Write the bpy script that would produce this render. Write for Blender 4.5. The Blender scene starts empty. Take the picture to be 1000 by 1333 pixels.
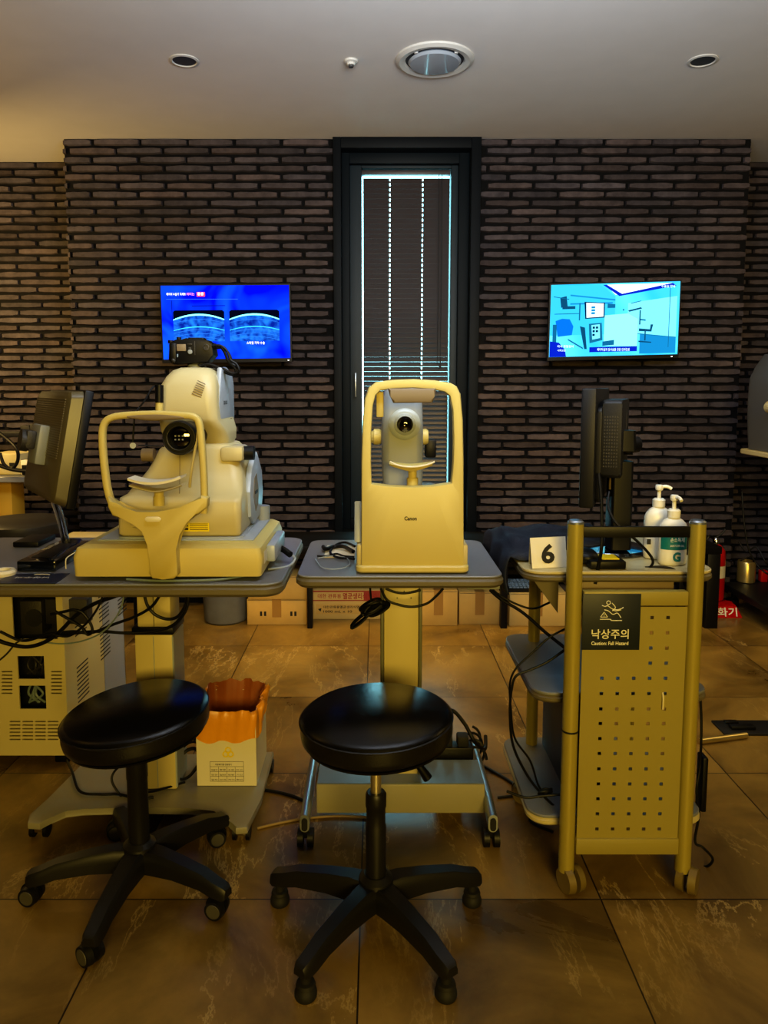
import bpy, bmesh, math, random
from mathutils import Vector, Matrix
random.seed(7)
R = math.radians; PI = math.pi
C = bpy.context.scene.collection

# ------------------------------------------------------------------ camera model (real camera below uses the same numbers)
H, FP, CX, CY, PIT = 1.28, 950.0, 490.0, 602.0, R(5.83)
cp, sp = math.cos(PIT), math.sin(PIT)
def P(px, py, Y):                     # point at depth Y
    v = (py-CY)/FP; t = Y/(cp - v*sp)
    return Vector(((px-CX)/FP*t, Y, H - t*(v*cp+sp)))
def F(px, py, z=0.0):                 # point at height z
    v = (py-CY)/FP; t = (H-z)/(v*cp+sp)
    return Vector(((px-CX)/FP*t, t*(cp-v*sp), z))

# ------------------------------------------------------------------ materials
def lin(c):
    def f(u):
        u /= 255.0
        return u/12.92 if u <= .04045 else ((u+.055)/1.055)**2.4
    return (f(c[0]), f(c[1]), f(c[2]), 1)
def mat(name, col, rough=.5, metal=0, bump=0, bscale=60, var=0, vscale=6, spec=.5, coat=0, alpha=1, trans=0, emit=None, es=0, sss=0):
    m = bpy.data.materials.new(name); m.use_nodes = True
    nt = m.node_tree; b = nt.nodes['Principled BSDF']
    c = lin(col)
    b.inputs['Base Color'].default_value = c
    b.inputs['Roughness'].default_value = rough
    b.inputs['Metallic'].default_value = metal
    b.inputs['Specular IOR Level'].default_value = spec
    b.inputs['Coat Weight'].default_value = coat
    b.inputs['Alpha'].default_value = alpha
    b.inputs['Transmission Weight'].default_value = trans
    if emit: b.inputs['Emission Color'].default_value = lin(emit); b.inputs['Emission Strength'].default_value = es
    tc = nt.nodes.new('ShaderNodeTexCoord')
    n = nt.nodes.new('ShaderNodeTexNoise'); n.inputs['Scale'].default_value = vscale; n.inputs['Detail'].default_value = 5
    nt.links.new(tc.outputs['Object'], n.inputs['Vector'])
    mx = nt.nodes.new('ShaderNodeMix'); mx.data_type = 'RGBA'
    k = var if var else .05
    mx.inputs[6].default_value = (c[0]*(1-k), c[1]*(1-k), c[2]*(1-k), 1)
    mx.inputs[7].default_value = (min(1, c[0]*(1+k)), min(1, c[1]*(1+k)), min(1, c[2]*(1+k)), 1)
    nt.links.new(n.outputs['Fac'], mx.inputs[0]); nt.links.new(mx.outputs[2], b.inputs['Base Color'])
    if bump:
        n2 = nt.nodes.new('ShaderNodeTexNoise'); n2.inputs['Scale'].default_value = bscale; n2.inputs['Detail'].default_value = 4
        nt.links.new(tc.outputs['Object'], n2.inputs['Vector'])
        bp = nt.nodes.new('ShaderNodeBump'); bp.inputs['Strength'].default_value = bump; bp.inputs['Distance'].default_value = .003
        nt.links.new(n2.outputs['Fac'], bp.inputs['Height']); nt.links.new(bp.outputs['Normal'], b.inputs['Normal'])
    return m
def emat(name, col, s):
    m = bpy.data.materials.new(name); m.use_nodes = True; nt = m.node_tree
    nt.nodes.remove(nt.nodes['Principled BSDF']); e = nt.nodes.new('ShaderNodeEmission')
    e.inputs[0].default_value = lin(col); e.inputs[1].default_value = s
    nt.links.new(e.outputs[0], nt.nodes['Material Output'].inputs[0]); return m
def gradmat(name, c1, c2, s, scale=2.0, dist=2.0):
    m = bpy.data.materials.new(name); m.use_nodes = True; nt = m.node_tree
    nt.nodes.remove(nt.nodes['Principled BSDF']); e = nt.nodes.new('ShaderNodeEmission')
    tc = nt.nodes.new('ShaderNodeTexCoord'); n = nt.nodes.new('ShaderNodeTexNoise')
    n.inputs['Scale'].default_value = scale; n.inputs['Detail'].default_value = 2; n.inputs['Distortion'].default_value = dist
    r = nt.nodes.new('ShaderNodeValToRGB'); r.color_ramp.elements[0].position = .35; r.color_ramp.elements[1].position = .68
    r.color_ramp.elements[0].color = lin(c1); r.color_ramp.elements[1].color = lin(c2)
    nt.links.new(tc.outputs['Object'], n.inputs['Vector']); nt.links.new(n.outputs['Fac'], r.inputs[0])
    nt.links.new(r.outputs[0], e.inputs[0]); e.inputs[1].default_value = s
    nt.links.new(e.outputs[0], nt.nodes['Material Output'].inputs[0]); return m

M = dict(
 hubgrey=mat('hub_grey', (74,72,66), .5),
 steelrod=mat('brushed_steel', (225,215,190), .3, metal=.9),
 cream=mat('cream_plastic', (184,172,128), .42, bump=.05, bscale=400),
 cream2=mat('cream_shell', (190,174,106), .45, bump=.04, bscale=400),
 brownplastic=mat('tan_pad', (120,104,78), .55),
 greyplastic=mat('grey_plastic', (128,132,130), .45),
 steelpaint=mat('painted_steel', (198,186,134), .45, bump=.04, bscale=300),
 bluegrey=mat('bluegrey_plastic', (150,158,168), .35),
 tabletop=mat('laminate_top', (120,122,128), .3, bump=.05, bscale=500),
 tableedge=mat('table_edge', (98,90,68), .45),
 base=mat('base_plate', (142,138,124), .4),
 baseside=mat('base_bar_front', (150,144,118), .4),
 alu=mat('aluminium', (150,156,162), .32, metal=.75),
 olive=mat('brass_painted_steel', (160,146,66), .36, metal=.2, bump=.03, bscale=300),
 olivepanel=mat('olive_panel_paint', (146,134,66), .5, bump=.03, bscale=500),
 slotcream=mat('column_cream', (194,180,126), .4),
 greenedge=mat('column_edge', (98,98,78), .4),
 black=mat('black_plastic', (8,8,10), .45, spec=.3, bump=.08, bscale=300),
 dark=mat('dark_plastic', (19,19,21), .5, spec=.35, bump=.1, bscale=300),
 stoolplastic=mat('nylon_black', (24,23,22), .42, spec=.4, bump=.08, bscale=500),
 vinyl=mat('black_vinyl', (8,8,10), .22, spec=.45, bump=.12, bscale=350),
 vinylside=mat('black_vinyl_side', (18,17,16), .35, bump=.15, bscale=250),
 chrome=mat('chrome', (210,210,210), .12, metal=1),
 rubber=mat('rubber', (20,19,18), .7),
 cable=mat('black_cable', (6,6,7), .5, spec=.3),
 cablegrey=mat('grey_cable', (110,125,125), .5),
 cablebeige=mat('beige_cable', (140,118,80), .6),
 card=mat('cardboard', (186,150,76), .75, bump=.1, bscale=80, var=.15, vscale=12),
 card2=mat('cardboard_pale', (190,160,92), .75, bump=.1, bscale=80, var=.12, vscale=9),
 tape=mat('packing_tape', (150,112,54), .35),
 white=mat('white_card', (215,208,186), .6),
 whiteplastic=mat('white_pump_plastic', (226,222,205), .35),
 teal=mat('teal_label', (10,112,112), .5),
 ink=mat('ink', (18,18,18), .6),
 redink=mat('red_ink', (150,30,20), .6),
 yellowink=mat('yellow_ink', (225,200,0), .6),
 signnavy=mat('sign_navy', (24,32,42), .5),
 signblue=mat('sign_blue', (22,34,62), .4),
 signwhite=mat('sign_white', (225,222,205), .5),
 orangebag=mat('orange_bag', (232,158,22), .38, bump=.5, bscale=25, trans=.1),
 orangeback=mat('orange_bag_shaded', (150,84,30), .45, bump=.5, bscale=25),  # darker copy of the bag colour, shade inside the bag baked in
 red=mat('red_enamel', (176,16,14), .3),
 navy=mat('navy_cloth', (12,20,38), .7, bump=.4, bscale=200),
 frame=mat('window_frame_paint', (3,9,16), .6, spec=.2),
 framein=mat('window_reveal_paint', (3,13,20), .6, spec=.2),
 slat=mat('blind_slat', (58,50,50), .45),
 lens=mat('lens_glass', (6,6,10), .05, coat=1, spec=1),
 ceilwhite=mat('fixture_white', (190,188,182), .45),
 ventdark=mat('vent_dark', (52,52,54), .6),
 concrete=mat('grey_bin', (96,94,86), .7, bump=.4, bscale=20, var=.2, vscale=15),
 mesh=mat('pc_mesh', (60,58,54), .5, metal=.5, bump=.4, bscale=300),
 beigewheel=mat('pale_wheel', (112,96,46), .5),
 gold=mat('brass_can', (190,170,110), .3, metal=.8),
 keys=mat('keyboard_keys', (120,138,152), .5),
 yellowlabel=mat('yellow_label', (222,198,20), .5),
 bluegloss=mat('glossy_black', (8,12,20), .12, coat=1),
 pinksticker=mat('clip_white', (210,200,160), .5),
)

# ------------------------------------------------------------------ mesh helpers
def box(bm, lo, hi, bev=0, seg=2):
    x0,y0,z0 = lo; x1,y1,z1 = hi
    vs = [bm.verts.new(p) for p in ((x0,y0,z0),(x1,y0,z0),(x1,y1,z0),(x0,y1,z0),(x0,y0,z1),(x1,y0,z1),(x1,y1,z1),(x0,y1,z1))]
    fs = [bm.faces.new([vs[i] for i in q]) for q in ((3,2,1,0),(4,5,6,7),(0,1,5,4),(1,2,6,5),(2,3,7,6),(3,0,4,7))]
    if bev:
        es = list({e for f in fs for e in f.edges})
        bmesh.ops.bevel(bm, geom=es, offset=bev, segments=seg, affect='EDGES', profile=.5)
    return vs
def cyl(bm, p0, p1, r0, r1=None, n=24, caps=True):
    r1 = r0 if r1 is None else r1
    p0 = Vector(p0); p1 = Vector(p1); d = (p1-p0).normalized()
    a = d.orthogonal().normalized(); b = d.cross(a)
    A = []; B = []
    for i in range(n):
        t = 2*PI*i/n; o = a*math.cos(t)+b*math.sin(t)
        A.append(bm.verts.new(p0+o*r0)); B.append(bm.verts.new(p1+o*r1))
    for i in range(n): bm.faces.new((A[i],A[(i+1)%n],B[(i+1)%n],B[i]))
    if caps: bm.faces.new(A[::-1]); bm.faces.new(B)
def lathe(bm, prof, c=(0,0,0), axis='Z', n=32, cap=True):
    rings = []; c = Vector(c)
    for r, h in prof:
        if r < 1e-5:
            p = Vector((0,0,h)); p = conv(p, axis); rings.append([bm.verts.new(c+p)]); continue
        rings.append([bm.verts.new(c+conv(Vector((r*math.cos(2*PI*i/n), r*math.sin(2*PI*i/n), h)), axis)) for i in range(n)])
    for a, b in zip(rings, rings[1:]):
        for i in range(n):
            j = (i+1) % n
            if len(a) == 1 and len(b) == 1: continue
            if len(a) == 1: bm.faces.new((a[0], b[j], b[i]))
            elif len(b) == 1: bm.faces.new((a[i], a[j], b[0]))
            else: bm.faces.new((a[i], a[j], b[j], b[i]))
    if cap and len(rings[0]) > 1: bm.faces.new(rings[0][::-1])
    if cap and len(rings[-1]) > 1: bm.faces.new(rings[-1])
def conv(p, axis):
    if axis == 'Z': return p
    if axis == 'Y': return Vector((p.x, -p.z, p.y))     # +h goes to -Y (towards viewer)
    if axis == 'X': return Vector((p.z, p.x, p.y))
def smoothpath(pts, k=8):
    pts = [Vector(p) for p in pts]
    if len(pts) < 3: return pts
    out = []
    for i in range(len(pts)-1):
        p0 = pts[max(i-1,0)]; p1 = pts[i]; p2 = pts[i+1]; p3 = pts[min(i+2,len(pts)-1)]
        for j in range(k):
            t = j/k
            out.append(.5*((2*p1)+(-p0+p2)*t+(2*p0-5*p1+4*p2-p3)*t*t+(-p0+3*p1-3*p2+p3)*t**3))
    out.append(pts[-1]); return out
def tube(bm, pts, r, n=8, k=8, smooth=True):
    pts = smoothpath(pts, k) if smooth else [Vector(p) for p in pts]
    rings = []; prev = None
    for i, p in enumerate(pts):
        d = (pts[min(i+1,len(pts)-1)]-pts[max(i-1,0)])
        if d.length < 1e-7: d = Vector((0,0,1))
        d.normalize()
        a = d.orthogonal().normalized() if prev is None else (prev-d*prev.dot(d)).normalized()
        prev = a; b = d.cross(a)
        rr = r(i/(len(pts)-1)) if callable(r) else r
        rings.append([bm.verts.new(p+(a*math.cos(2*PI*j/n)+b*math.sin(2*PI*j/n))*rr) for j in range(n)])
    for A, B in zip(rings, rings[1:]):
        for j in range(n): bm.faces.new((A[j],A[(j+1)%n],B[(j+1)%n],B[j]))
    bm.faces.new(rings[0][::-1]); bm.faces.new(rings[-1])
def strap(bm, pts, w, d, n=20, k=8, smooth=True, e=3.0):
    """sweep in the XZ plane: superellipse profile, w across in plane, d along Y. w,d may be callables of t"""
    pts = smoothpath(pts, k) if smooth else [Vector(p) for p in pts]
    rings = []
    for i, p in enumerate(pts):
        t = i/(len(pts)-1)
        T = (pts[min(i+1,len(pts)-1)]-pts[max(i-1,0)]); T.y = 0; T.normalize()
        N = Vector((-T.z,0,T.x)); ww = w(t) if callable(w) else w; dd = d(t) if callable(d) else d
        rg = []
        for j in range(n):
            a = 2*PI*j/n; ca, sa = math.cos(a), math.sin(a)
            u = math.copysign(abs(ca)**(2/e), ca); v = math.copysign(abs(sa)**(2/e), sa)
            rg.append(bm.verts.new(p+N*(u*ww/2)+Vector((0,1,0))*(v*dd/2)))
        rings.append(rg)
    for A, B in zip(rings, rings[1:]):
        for j in range(n): bm.faces.new((A[j],A[(j+1)%n],B[(j+1)%n],B[j]))
    bm.faces.new(rings[0][::-1]); bm.faces.new(rings[-1])
def rrect(cx, cy, hx, hy, r, n=6):
    r = min(r, hx, hy); out = []
    for sx, sy, a0 in ((1,1,0),(-1,1,90),(-1,-1,180),(1,-1,270)):
        for i in range(n+1):
            a = R(a0+90*i/n)
            out.append((cx+sx*(hx-r)+r*math.cos(a), cy+sy*(hy-r)+r*math.sin(a)))
    return out
def loft(bm, rings, cap=True):
    V = [[bm.verts.new(p) for p in rg] for rg in rings]
    n = len(V[0])
    for A, B in zip(V, V[1:]):
        for j in range(n): bm.faces.new((A[j],A[(j+1)%n],B[(j+1)%n],B[j]))
    if cap: bm.faces.new(V[0][::-1]); bm.faces.new(V[-1])
def slab(bm, x0, x1, y0, y1, z0, z1, r, edge=.004):
    cx, cy, hx, hy = (x0+x1)/2, (y0+y1)/2, (x1-x0)/2, (y1-y0)/2
    L = []
    for z, k in ((z0,edge),(z0+edge,0),(z1-edge,0),(z1,edge)):
        L.append([(x,y,z) for x,y in rrect(cx,cy,hx-k,hy-k,max(r-k,.001))])
    loft(bm, L)
def secs(bm, S, n=6):
    """S: (z, x0, x1, y0, y1, r)"""
    loft(bm, [[(x,y,s[0]) for x,y in rrect((s[1]+s[2])/2,(s[3]+s[4])/2,(s[2]-s[1])/2,(s[4]-s[3])/2,s[5],n)] for s in S])
def prism(bm, poly, a, b, axis='Y', bev=0):
    """poly 2-D; axis Y: (x,z) extruded a..b; axis X: (y,z); axis Z: (x,y)"""
    def mk(p, h):
        return (p[0],h,p[1]) if axis == 'Y' else (h,p[0],p[1]) if axis == 'X' else (p[0],p[1],h)
    A = [bm.verts.new(mk(p,a)) for p in poly]; B = [bm.verts.new(mk(p,b)) for p in poly]; n = len(poly)
    fs = [bm.faces.new(A), bm.faces.new(B[::-1])]
    for i in range(n): fs.append(bm.faces.new((A[i],B[i],B[(i+1)%n],A[(i+1)%n])))
    if bev:
        es = list({e for f in fs[:2] for e in f.edges})
        bmesh.ops.bevel(bm, geom=es, offset=bev, segments=2, affect='EDGES', profile=.5)
def poly3(bm, pts): bm.faces.new([bm.verts.new(p) for p in pts])
def wm(o):
    m = o.matrix_basis.copy()
    while o.parent: o = o.parent; m = o.matrix_basis @ m
    return m
def obj(name, bm, m, parent=None, smooth=True, ang=35, label=None):
    bmesh.ops.recalc_face_normals(bm, faces=bm.faces)
    me = bpy.data.meshes.new(name); bm.to_mesh(me); bm.free()
    o = bpy.data.objects.new(name, me); C.objects.link(o)
    if parent is not None:
        me.transform(wm(parent).inverted()); o.parent = parent
    me.materials.append(M[m] if isinstance(m, str) else m)
    if smooth:
        me.polygons.foreach_set('use_smooth', [True]*len(me.polygons)); me.set_sharp_from_angle(angle=R(ang))
    if label: o['label'] = label
    return o
def thing(name, label, cat, loc=(0,0,0), group=None):
    o = bpy.data.objects.new(name, None); C.objects.link(o); o.location = loc; o.empty_display_size = .05
    tag(o, label, cat, group); return o
def tag(o, label, cat, group=None):
    o['label'] = label; o['category'] = cat
    if group: o['group'] = group
    return o
def struct(o): o['kind'] = 'structure'; return o
def B(): return bmesh.new()
def copy_tree(o, parent=None):
    c = o.copy(); C.objects.link(c)
    if parent is not None: c.parent = parent
    for ch in list(o.children): copy_tree(ch, c)
    return c
# basis for writing: origin, right, up
def text(name, body, o, right, up, w, h, m, parent, bold=0.0, depth=.0004, fit=True):
    cu = bpy.data.curves.new(name, 'FONT'); cu.body = body; cu.extrude = 0; cu.offset = bold; cu.resolution_u = 3
    ob = bpy.data.objects.new(name, cu); C.objects.link(ob); bpy.context.view_layer.update()
    me = bpy.data.meshes.new_from_object(ob.evaluated_get(bpy.context.evaluated_depsgraph_get()))
    bpy.data.objects.remove(ob); 
    xs = [v.co.x for v in me.vertices]; ys = [v.co.y for v in me.vertices]
    x0,x1,y0,y1 = min(xs),max(xs),min(ys),max(ys)
    right = Vector(right).normalized(); up = Vector(up).normalized(); nrm = right.cross(up); o = Vector(o)
    sx = w/(x1-x0); sy = h/(y1-y0)
    for v in me.vertices:
        v.co = o + right*((v.co.x-x0)*sx) + up*((v.co.y-y0)*sy) + nrm*depth
    n = bpy.data.objects.new(name, me); C.objects.link(n); n.name = name
    if parent is not None: me.transform(wm(parent).inverted()); n.parent = parent
    me.materials.clear(); me.materials.append(M[m] if isinstance(m,str) else m)
    return n
def cord(name, pts, r, label, m='cable', group=None, n=8, parent=None):
    b = B(); tube(b, pts, r, n); o = obj(name, b, m, parent)
    if parent is None: tag(o, label, 'cable', group)
    return o

# ------------------------------------------------------------------ setting
WY, RY, CZ = 4.25, 4.67, 2.67          # pier wall depth, recess depth, ceiling height
PXL, PXR = -1.755, 2.105               # pier extents
WXL, WXR = -.243, .587                 # window opening
def floor_material():
    m = bpy.data.materials.new('brown_marble_tiles'); m.use_nodes = True; nt = m.node_tree; N = nt.nodes; L = nt.links
    b = N['Principled BSDF']; g = N.new('ShaderNodeNewGeometry')
    mp = N.new('ShaderNodeMapping'); L.new(g.outputs['Position'], mp.inputs['Vector'])
    # tile index for per tile variation
    def math_(op, a, bb=None):
        x = N.new('ShaderNodeMath'); x.operation = op
        for i, s in enumerate((a, bb)):
            if s is None: continue
            if isinstance(s, (int, float)): x.inputs[i].default_value = s
            else: L.new(s, x.inputs[i])
        return x.outputs[0]
    sx = N.new('ShaderNodeSeparateXYZ'); L.new(g.outputs['Position'], sx.inputs[0])
    S = .604
    u = math_('DIVIDE', math_('SUBTRACT', sx.outputs[0], -.039), S); w = math_('DIVIDE', math_('SUBTRACT', sx.outputs[1], 1.715), S)
    fu = math_('FRACT', math_('ADD', u, 50)); fw = math_('FRACT', math_('ADD', w, 50))
    def seam(f):
        d = math_('MINIMUM', f, math_('SUBTRACT', 1.0, f)); return math_('LESS_THAN', d, .0032)
    sm = math_('MAXIMUM', seam(fu), seam(fw))
    iu = math_('FLOOR', u); iw = math_('FLOOR', w)
    cb = N.new('ShaderNodeCombineXYZ'); L.new(iu, cb.inputs[0]); L.new(iw, cb.inputs[1])
    wn = N.new('ShaderNodeTexWhiteNoise'); wn.noise_dimensions = '3D'; L.new(cb.outputs[0], wn.inputs['Vector'])
    off = N.new('ShaderNodeVectorMath'); off.operation = 'SCALE'; L.new(wn.outputs['Color'], off.inputs[0]); off.inputs['Scale'].default_value = 7
    ad = N.new('ShaderNodeVectorMath'); ad.operation = 'ADD'; L.new(g.outputs['Position'], ad.inputs[0]); L.new(off.outputs[0], ad.inputs[1])
    n1 = N.new('ShaderNodeTexNoise'); n1.inputs['Scale'].default_value = 2.6; n1.inputs['Detail'].default_value = 8; n1.inputs['Roughness'].default_value = .62; n1.inputs['Distortion'].default_value = .6
    L.new(ad.outputs[0], n1.inputs['Vector'])
    r1 = N.new('ShaderNodeValToRGB'); r1.color_ramp.elements[0].position = .3; r1.color_ramp.elements[0].color = lin((72,55,22)); r1.color_ramp.elements[1].position = .75; r1.color_ramp.elements[1].color = lin((150,122,60))
    L.new(n1.outputs['Fac'], r1.inputs[0])
    # veins: thin bands where stretched noise crosses the middle
    st = N.new('ShaderNodeMapping'); st.inputs['Rotation'].default_value = (0,0,R(38)); st.inputs['Scale'].default_value = (1,.34,1); L.new(ad.outputs[0], st.inputs['Vector'])
    n2 = N.new('ShaderNodeTexNoise'); n2.inputs['Scale'].default_value = 3.4; n2.inputs['Detail'].default_value = 9; n2.inputs['Roughness'].default_value = .68; n2.inputs['Distortion'].default_value = .35
    L.new(st.outputs[0], n2.inputs['Vector'])
    d = math_('ABSOLUTE', math_('SUBTRACT', n2.outputs['Fac'], .5))
    r2 = N.new('ShaderNodeValToRGB'); r2.color_ramp.elements[0].position = 0; r2.color_ramp.elements[0].color = (1,1,1,1); r2.color_ramp.elements[1].position = .011; r2.color_ramp.elements[1].color = (0,0,0,1)
    L.new(d, r2.inputs[0])
    n3 = N.new('ShaderNodeTexNoise'); n3.inputs['Scale'].default_value = 1.6; n3.inputs['Detail'].default_value = 3; L.new(ad.outputs[0], n3.inputs['Vector'])
    r3 = N.new('ShaderNodeValToRGB'); r3.color_ramp.elements[0].position = .44; r3.color_ramp.elements[1].position = .68; L.new(n3.outputs['Fac'], r3.inputs[0])
    vein = math_('MULTIPLY', math_('MULTIPLY', r2.outputs[0], r3.outputs[0]), .62)
    mv = N.new('ShaderNodeMix'); mv.data_type = 'RGBA'; L.new(vein, mv.inputs[0]); L.new(r1.outputs[0], mv.inputs[6]); mv.inputs[7].default_value = lin((206,180,120))
    ms = N.new('ShaderNodeMix'); ms.data_type = 'RGBA'; L.new(sm, ms.inputs[0]); L.new(mv.outputs[2], ms.inputs[6]); ms.inputs[7].default_value = lin((30,20,10))
    L.new(ms.outputs[2], b.inputs['Base Color'])
    rr = math_('ADD', math_('MULTIPLY', n1.outputs['Fac'], .22), .2); L.new(rr, b.inputs['Roughness'])
    b.inputs['Specular IOR Level'].default_value = .42
    bp = N.new('ShaderNodeBump'); bp.inputs['Strength'].default_value = .4; bp.inputs['Distance'].default_value = .002
    L.new(math_('SUBTRACT', 1.0, sm), bp.inputs['Height']); L.new(bp.outputs[0], b.inputs['Normal'])
    return m
def brick_material():
    m = bpy.data.materials.new('long_dark_brick'); m.use_nodes = True; nt = m.node_tree; N = nt.nodes; L = nt.links
    b = N['Principled BSDF']; a = N.new('ShaderNodeAttribute'); a.attribute_name = 'tint'
    tc = N.new('ShaderNodeTexCoord'); n = N.new('ShaderNodeTexNoise'); n.inputs['Scale'].default_value = 14; n.inputs['Detail'].default_value = 8; n.inputs['Roughness'].default_value = .7
    L.new(tc.outputs['Object'], n.inputs['Vector'])
    r = N.new('ShaderNodeValToRGB'); r.color_ramp.elements[0].position = .3; r.color_ramp.elements[0].color = (.55,.55,.55,1); r.color_ramp.elements[1].position = .72; r.color_ramp.elements[1].color = (1.35,1.3,1.25,1)
    L.new(n.outputs['Fac'], r.inputs[0])
    x = N.new('ShaderNodeMix'); x.data_type = 'RGBA'; x.blend_type = 'MULTIPLY'; x.inputs[0].default_value = 1
    L.new(a.outputs['Color'], x.inputs[6]); L.new(r.outputs[0], x.inputs[7]); L.new(x.outputs[2], b.inputs['Base Color'])
    b.inputs['Roughness'].default_value = .85; b.inputs['Specular IOR Level'].default_value = .2
    n2 = N.new('ShaderNodeTexNoise'); n2.inputs['Scale'].default_value = 45; n2.inputs['Detail'].default_value = 5; L.new(tc.outputs['Object'], n2.inputs['Vector'])
    bp = N.new('ShaderNodeBump'); bp.inputs['Strength'].default_value = .5; bp.inputs['Distance'].default_value = .004
    L.new(n2.outputs['Fac'], bp.inputs['Height']); L.new(bp.outputs[0], b.inputs['Normal']); return m
BRICK = brick_material()
def brick_wall(name, x0, x1, y, side_returns=(), depth=.42):
    """mortar back plus long thin bricks standing proud of it, all of one wall in one mesh"""
    bm = B(); lay = bm.loops.layers.float_color.new('tint')
    def paint(fs, c):
        for f in fs:
            for l in f.loops: l[lay] = c
    box(bm, (x0,y+.012,0), (x1,y+.06,CZ)); paint(bm.faces, (.003,.0027,.003,1))
    ch, bl, g = .0473, .265, .013
    def brick(o, ax, nx, a0, a1, z0, z1):
        # o origin of plane, ax unit along, nx outward normal
        j = lambda s: random.uniform(-s, s)
        pr = random.uniform(.012,.02)
        tone = random.choice((.8,.95,1,1.1,1.25,1.0,.7))
        c = lin((70,64,67)); w = random.uniform(-.05,.08)
        col = (c[0]*tone*(1+w), c[1]*tone, c[2]*tone*(1-w), 1)
        n = 6; top = []; bot = []
        for i in range(n+1):
            a = a0+(a1-a0)*i/n
            e = .0035 if i in (0,n) else 0
            top.append((a, z1+j(.0016)-e)); bot.append((a, z0+j(.0016)+e))
        def P3(a, z, h): return o+ax*a+Vector((0,0,z))+nx*h
        vt = [bm.verts.new(P3(a,z,0)) for a,z in top]; vb = [bm.verts.new(P3(a,z,0)) for a,z in bot]
        ft = [bm.verts.new(P3(a+(.003 if i==0 else -.003 if i==n else 0), z-.0035, pr+j(.0008))) for i,(a,z) in enumerate(top)]
        fb = [bm.verts.new(P3(a+(.003 if i==0 else -.003 if i==n else 0), z+.0035, pr+j(.0008))) for i,(a,z) in enumerate(bot)]
        fs = []
        for i in range(n):
            fs += [bm.faces.new((fb[i],fb[i+1],ft[i+1],ft[i])), bm.faces.new((ft[i],ft[i+1],vt[i+1],vt[i])), bm.faces.new((vb[i],vb[i+1],fb[i+1],fb[i]))]
        fs += [bm.faces.new((vb[0],fb[0],ft[0],vt[0])), bm.faces.new((fb[n],vb[n],vt[n],ft[n]))]
        paint(fs, col)
    def courses(o, ax, nx, length):
        k = int(CZ/ch)+1
        for r in range(k):
            z1 = CZ - r*ch - .003; z0 = z1-(ch-g)
            if z0 < 0: break
            a = -bl*(.5 if r % 2 else 0) - random.uniform(0,.03) - .09
            while a < length:
                L0 = max(a+g/2, 0); L1 = min(a+bl-g/2+random.uniform(-.008,.004), length)
                if L1-L0 > .03: brick(o, ax, nx, L0, L1, z0+random.uniform(-.0012,.0012), z1)
                a += bl
    courses(Vector((x0,y+.012,0)), Vector((1,0,0)), Vector((0,-1,0)), x1-x0)
    for sx_ in side_returns:
        X = x0 if sx_ < 0 else x1
        if sx_ < 0:
            box(bm, (x0+.012,y+.02,0), (x0+.05,y+depth,CZ)); courses(Vector((X+.012,y+depth,0)), Vector((0,-1,0)), Vector((-1,0,0)), depth)
        else:
            box(bm, (x1-.05,y+.02,0), (x1-.012,y+depth,CZ)); courses(Vector((X-.012,y+.02,0)), Vector((0,1,0)), Vector((1,0,0)), depth)
    me = bpy.data.meshes.new(name); bm.to_mesh(me); bm.free(); me.materials.append(BRICK)
    o = bpy.data.objects.new(name, me); C.objects.link(o); return struct(o)
brick_wall('wall_back', PXL, WXL, WY, (-1,))
brick_wall('wall_back', WXR, PXR, WY, (1,))
brick_wall('wall_left', -3.6, PXL+.05, RY)
brick_wall('wall_right', PXR-.05, 3.6, RY)
b = B(); box(b, (-3.7,-3.2,-.06), (3.7,4.8,0)); o = obj('floor', b, floor_material(), smooth=False); struct(o)
plaster = mat('white_plaster', (206,202,198), .85, bump=.06, bscale=30)
plasterdark = mat('beige_plaster', (120,108,92), .85, bump=.06, bscale=30)
b = B(); box(b, (-3.7,-3.2,CZ), (3.7,4.8,CZ+.08)); struct(obj('ceiling', b, plaster, smooth=False))
b = B(); box(b, (-3.7,-3.2,0), (-3.6,4.75,CZ)); struct(obj('wall_side', b, plasterdark, smooth=False)).name = 'wall_west'
b = B(); box(b, (3.6,-3.2,0), (3.7,4.75,CZ)); struct(obj('wall_side', b, plasterdark, smooth=False)).name = 'wall_east'
b = B(); box(b, (-3.7,-3.3,0), (3.7,-3.2,CZ)); struct(obj('wall_front', b, plasterdark, smooth=False))

# window: deep dark frame, inner sash, pane
win = bpy.data.objects.new('window_1', None); C.objects.link(win); win.location = ((WXL+WXR)/2, WY, 0); struct(win)
def frame_ring(bm, x0,x1,z0,z1, X0,X1,Z0,Z1, y0, y1, bev=.003):
    box(bm, (x0,y0,z0), (X0,y1,z1), bev); box(bm, (X1,y0,z0), (x1,y1,z1), bev)
    box(bm, (X0,y0,Z1), (X1,y1,z1), bev); box(bm, (X0,y0,z0), (X1,y1,Z0), bev)
b = B(); frame_ring(b, WXL,WXR,0,CZ, WXL+.045,WXR-.055,.44,CZ-.06, WY-.03, WY+.40); obj('casing', b, 'frame', win)
b = B(); frame_ring(b, WXL+.045,WXR-.055,.44,CZ-.06, WXL+.09,WXR-.115,.5,CZ-.12, WY+.05, WY+.16); obj('sash_frame', b, 'framein', win)
b = B(); frame_ring(b, WXL+.09,WXR-.115,.5,CZ-.12, -.085,.432,.52,2.535, WY+.085, WY+.2); obj('inner_sash', b, mat('sash_cyan_glow',(6,26,36),.6), win)  # cyan glow from the window is tinted into the sash colour
gl = bpy.data.materials.new('window_glass'); gl.use_nodes = True
_n = gl.node_tree; _t = _n.nodes.new('ShaderNodeBsdfTransparent'); _g = _n.nodes.new('ShaderNodeBsdfGlossy'); _g.inputs['Roughness'].default_value = .02
_x = _n.nodes.new('ShaderNodeMixShader'); _x.inputs[0].default_value = .06; _t.inputs[0].default_value = (.85,.97,1,1)
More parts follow.
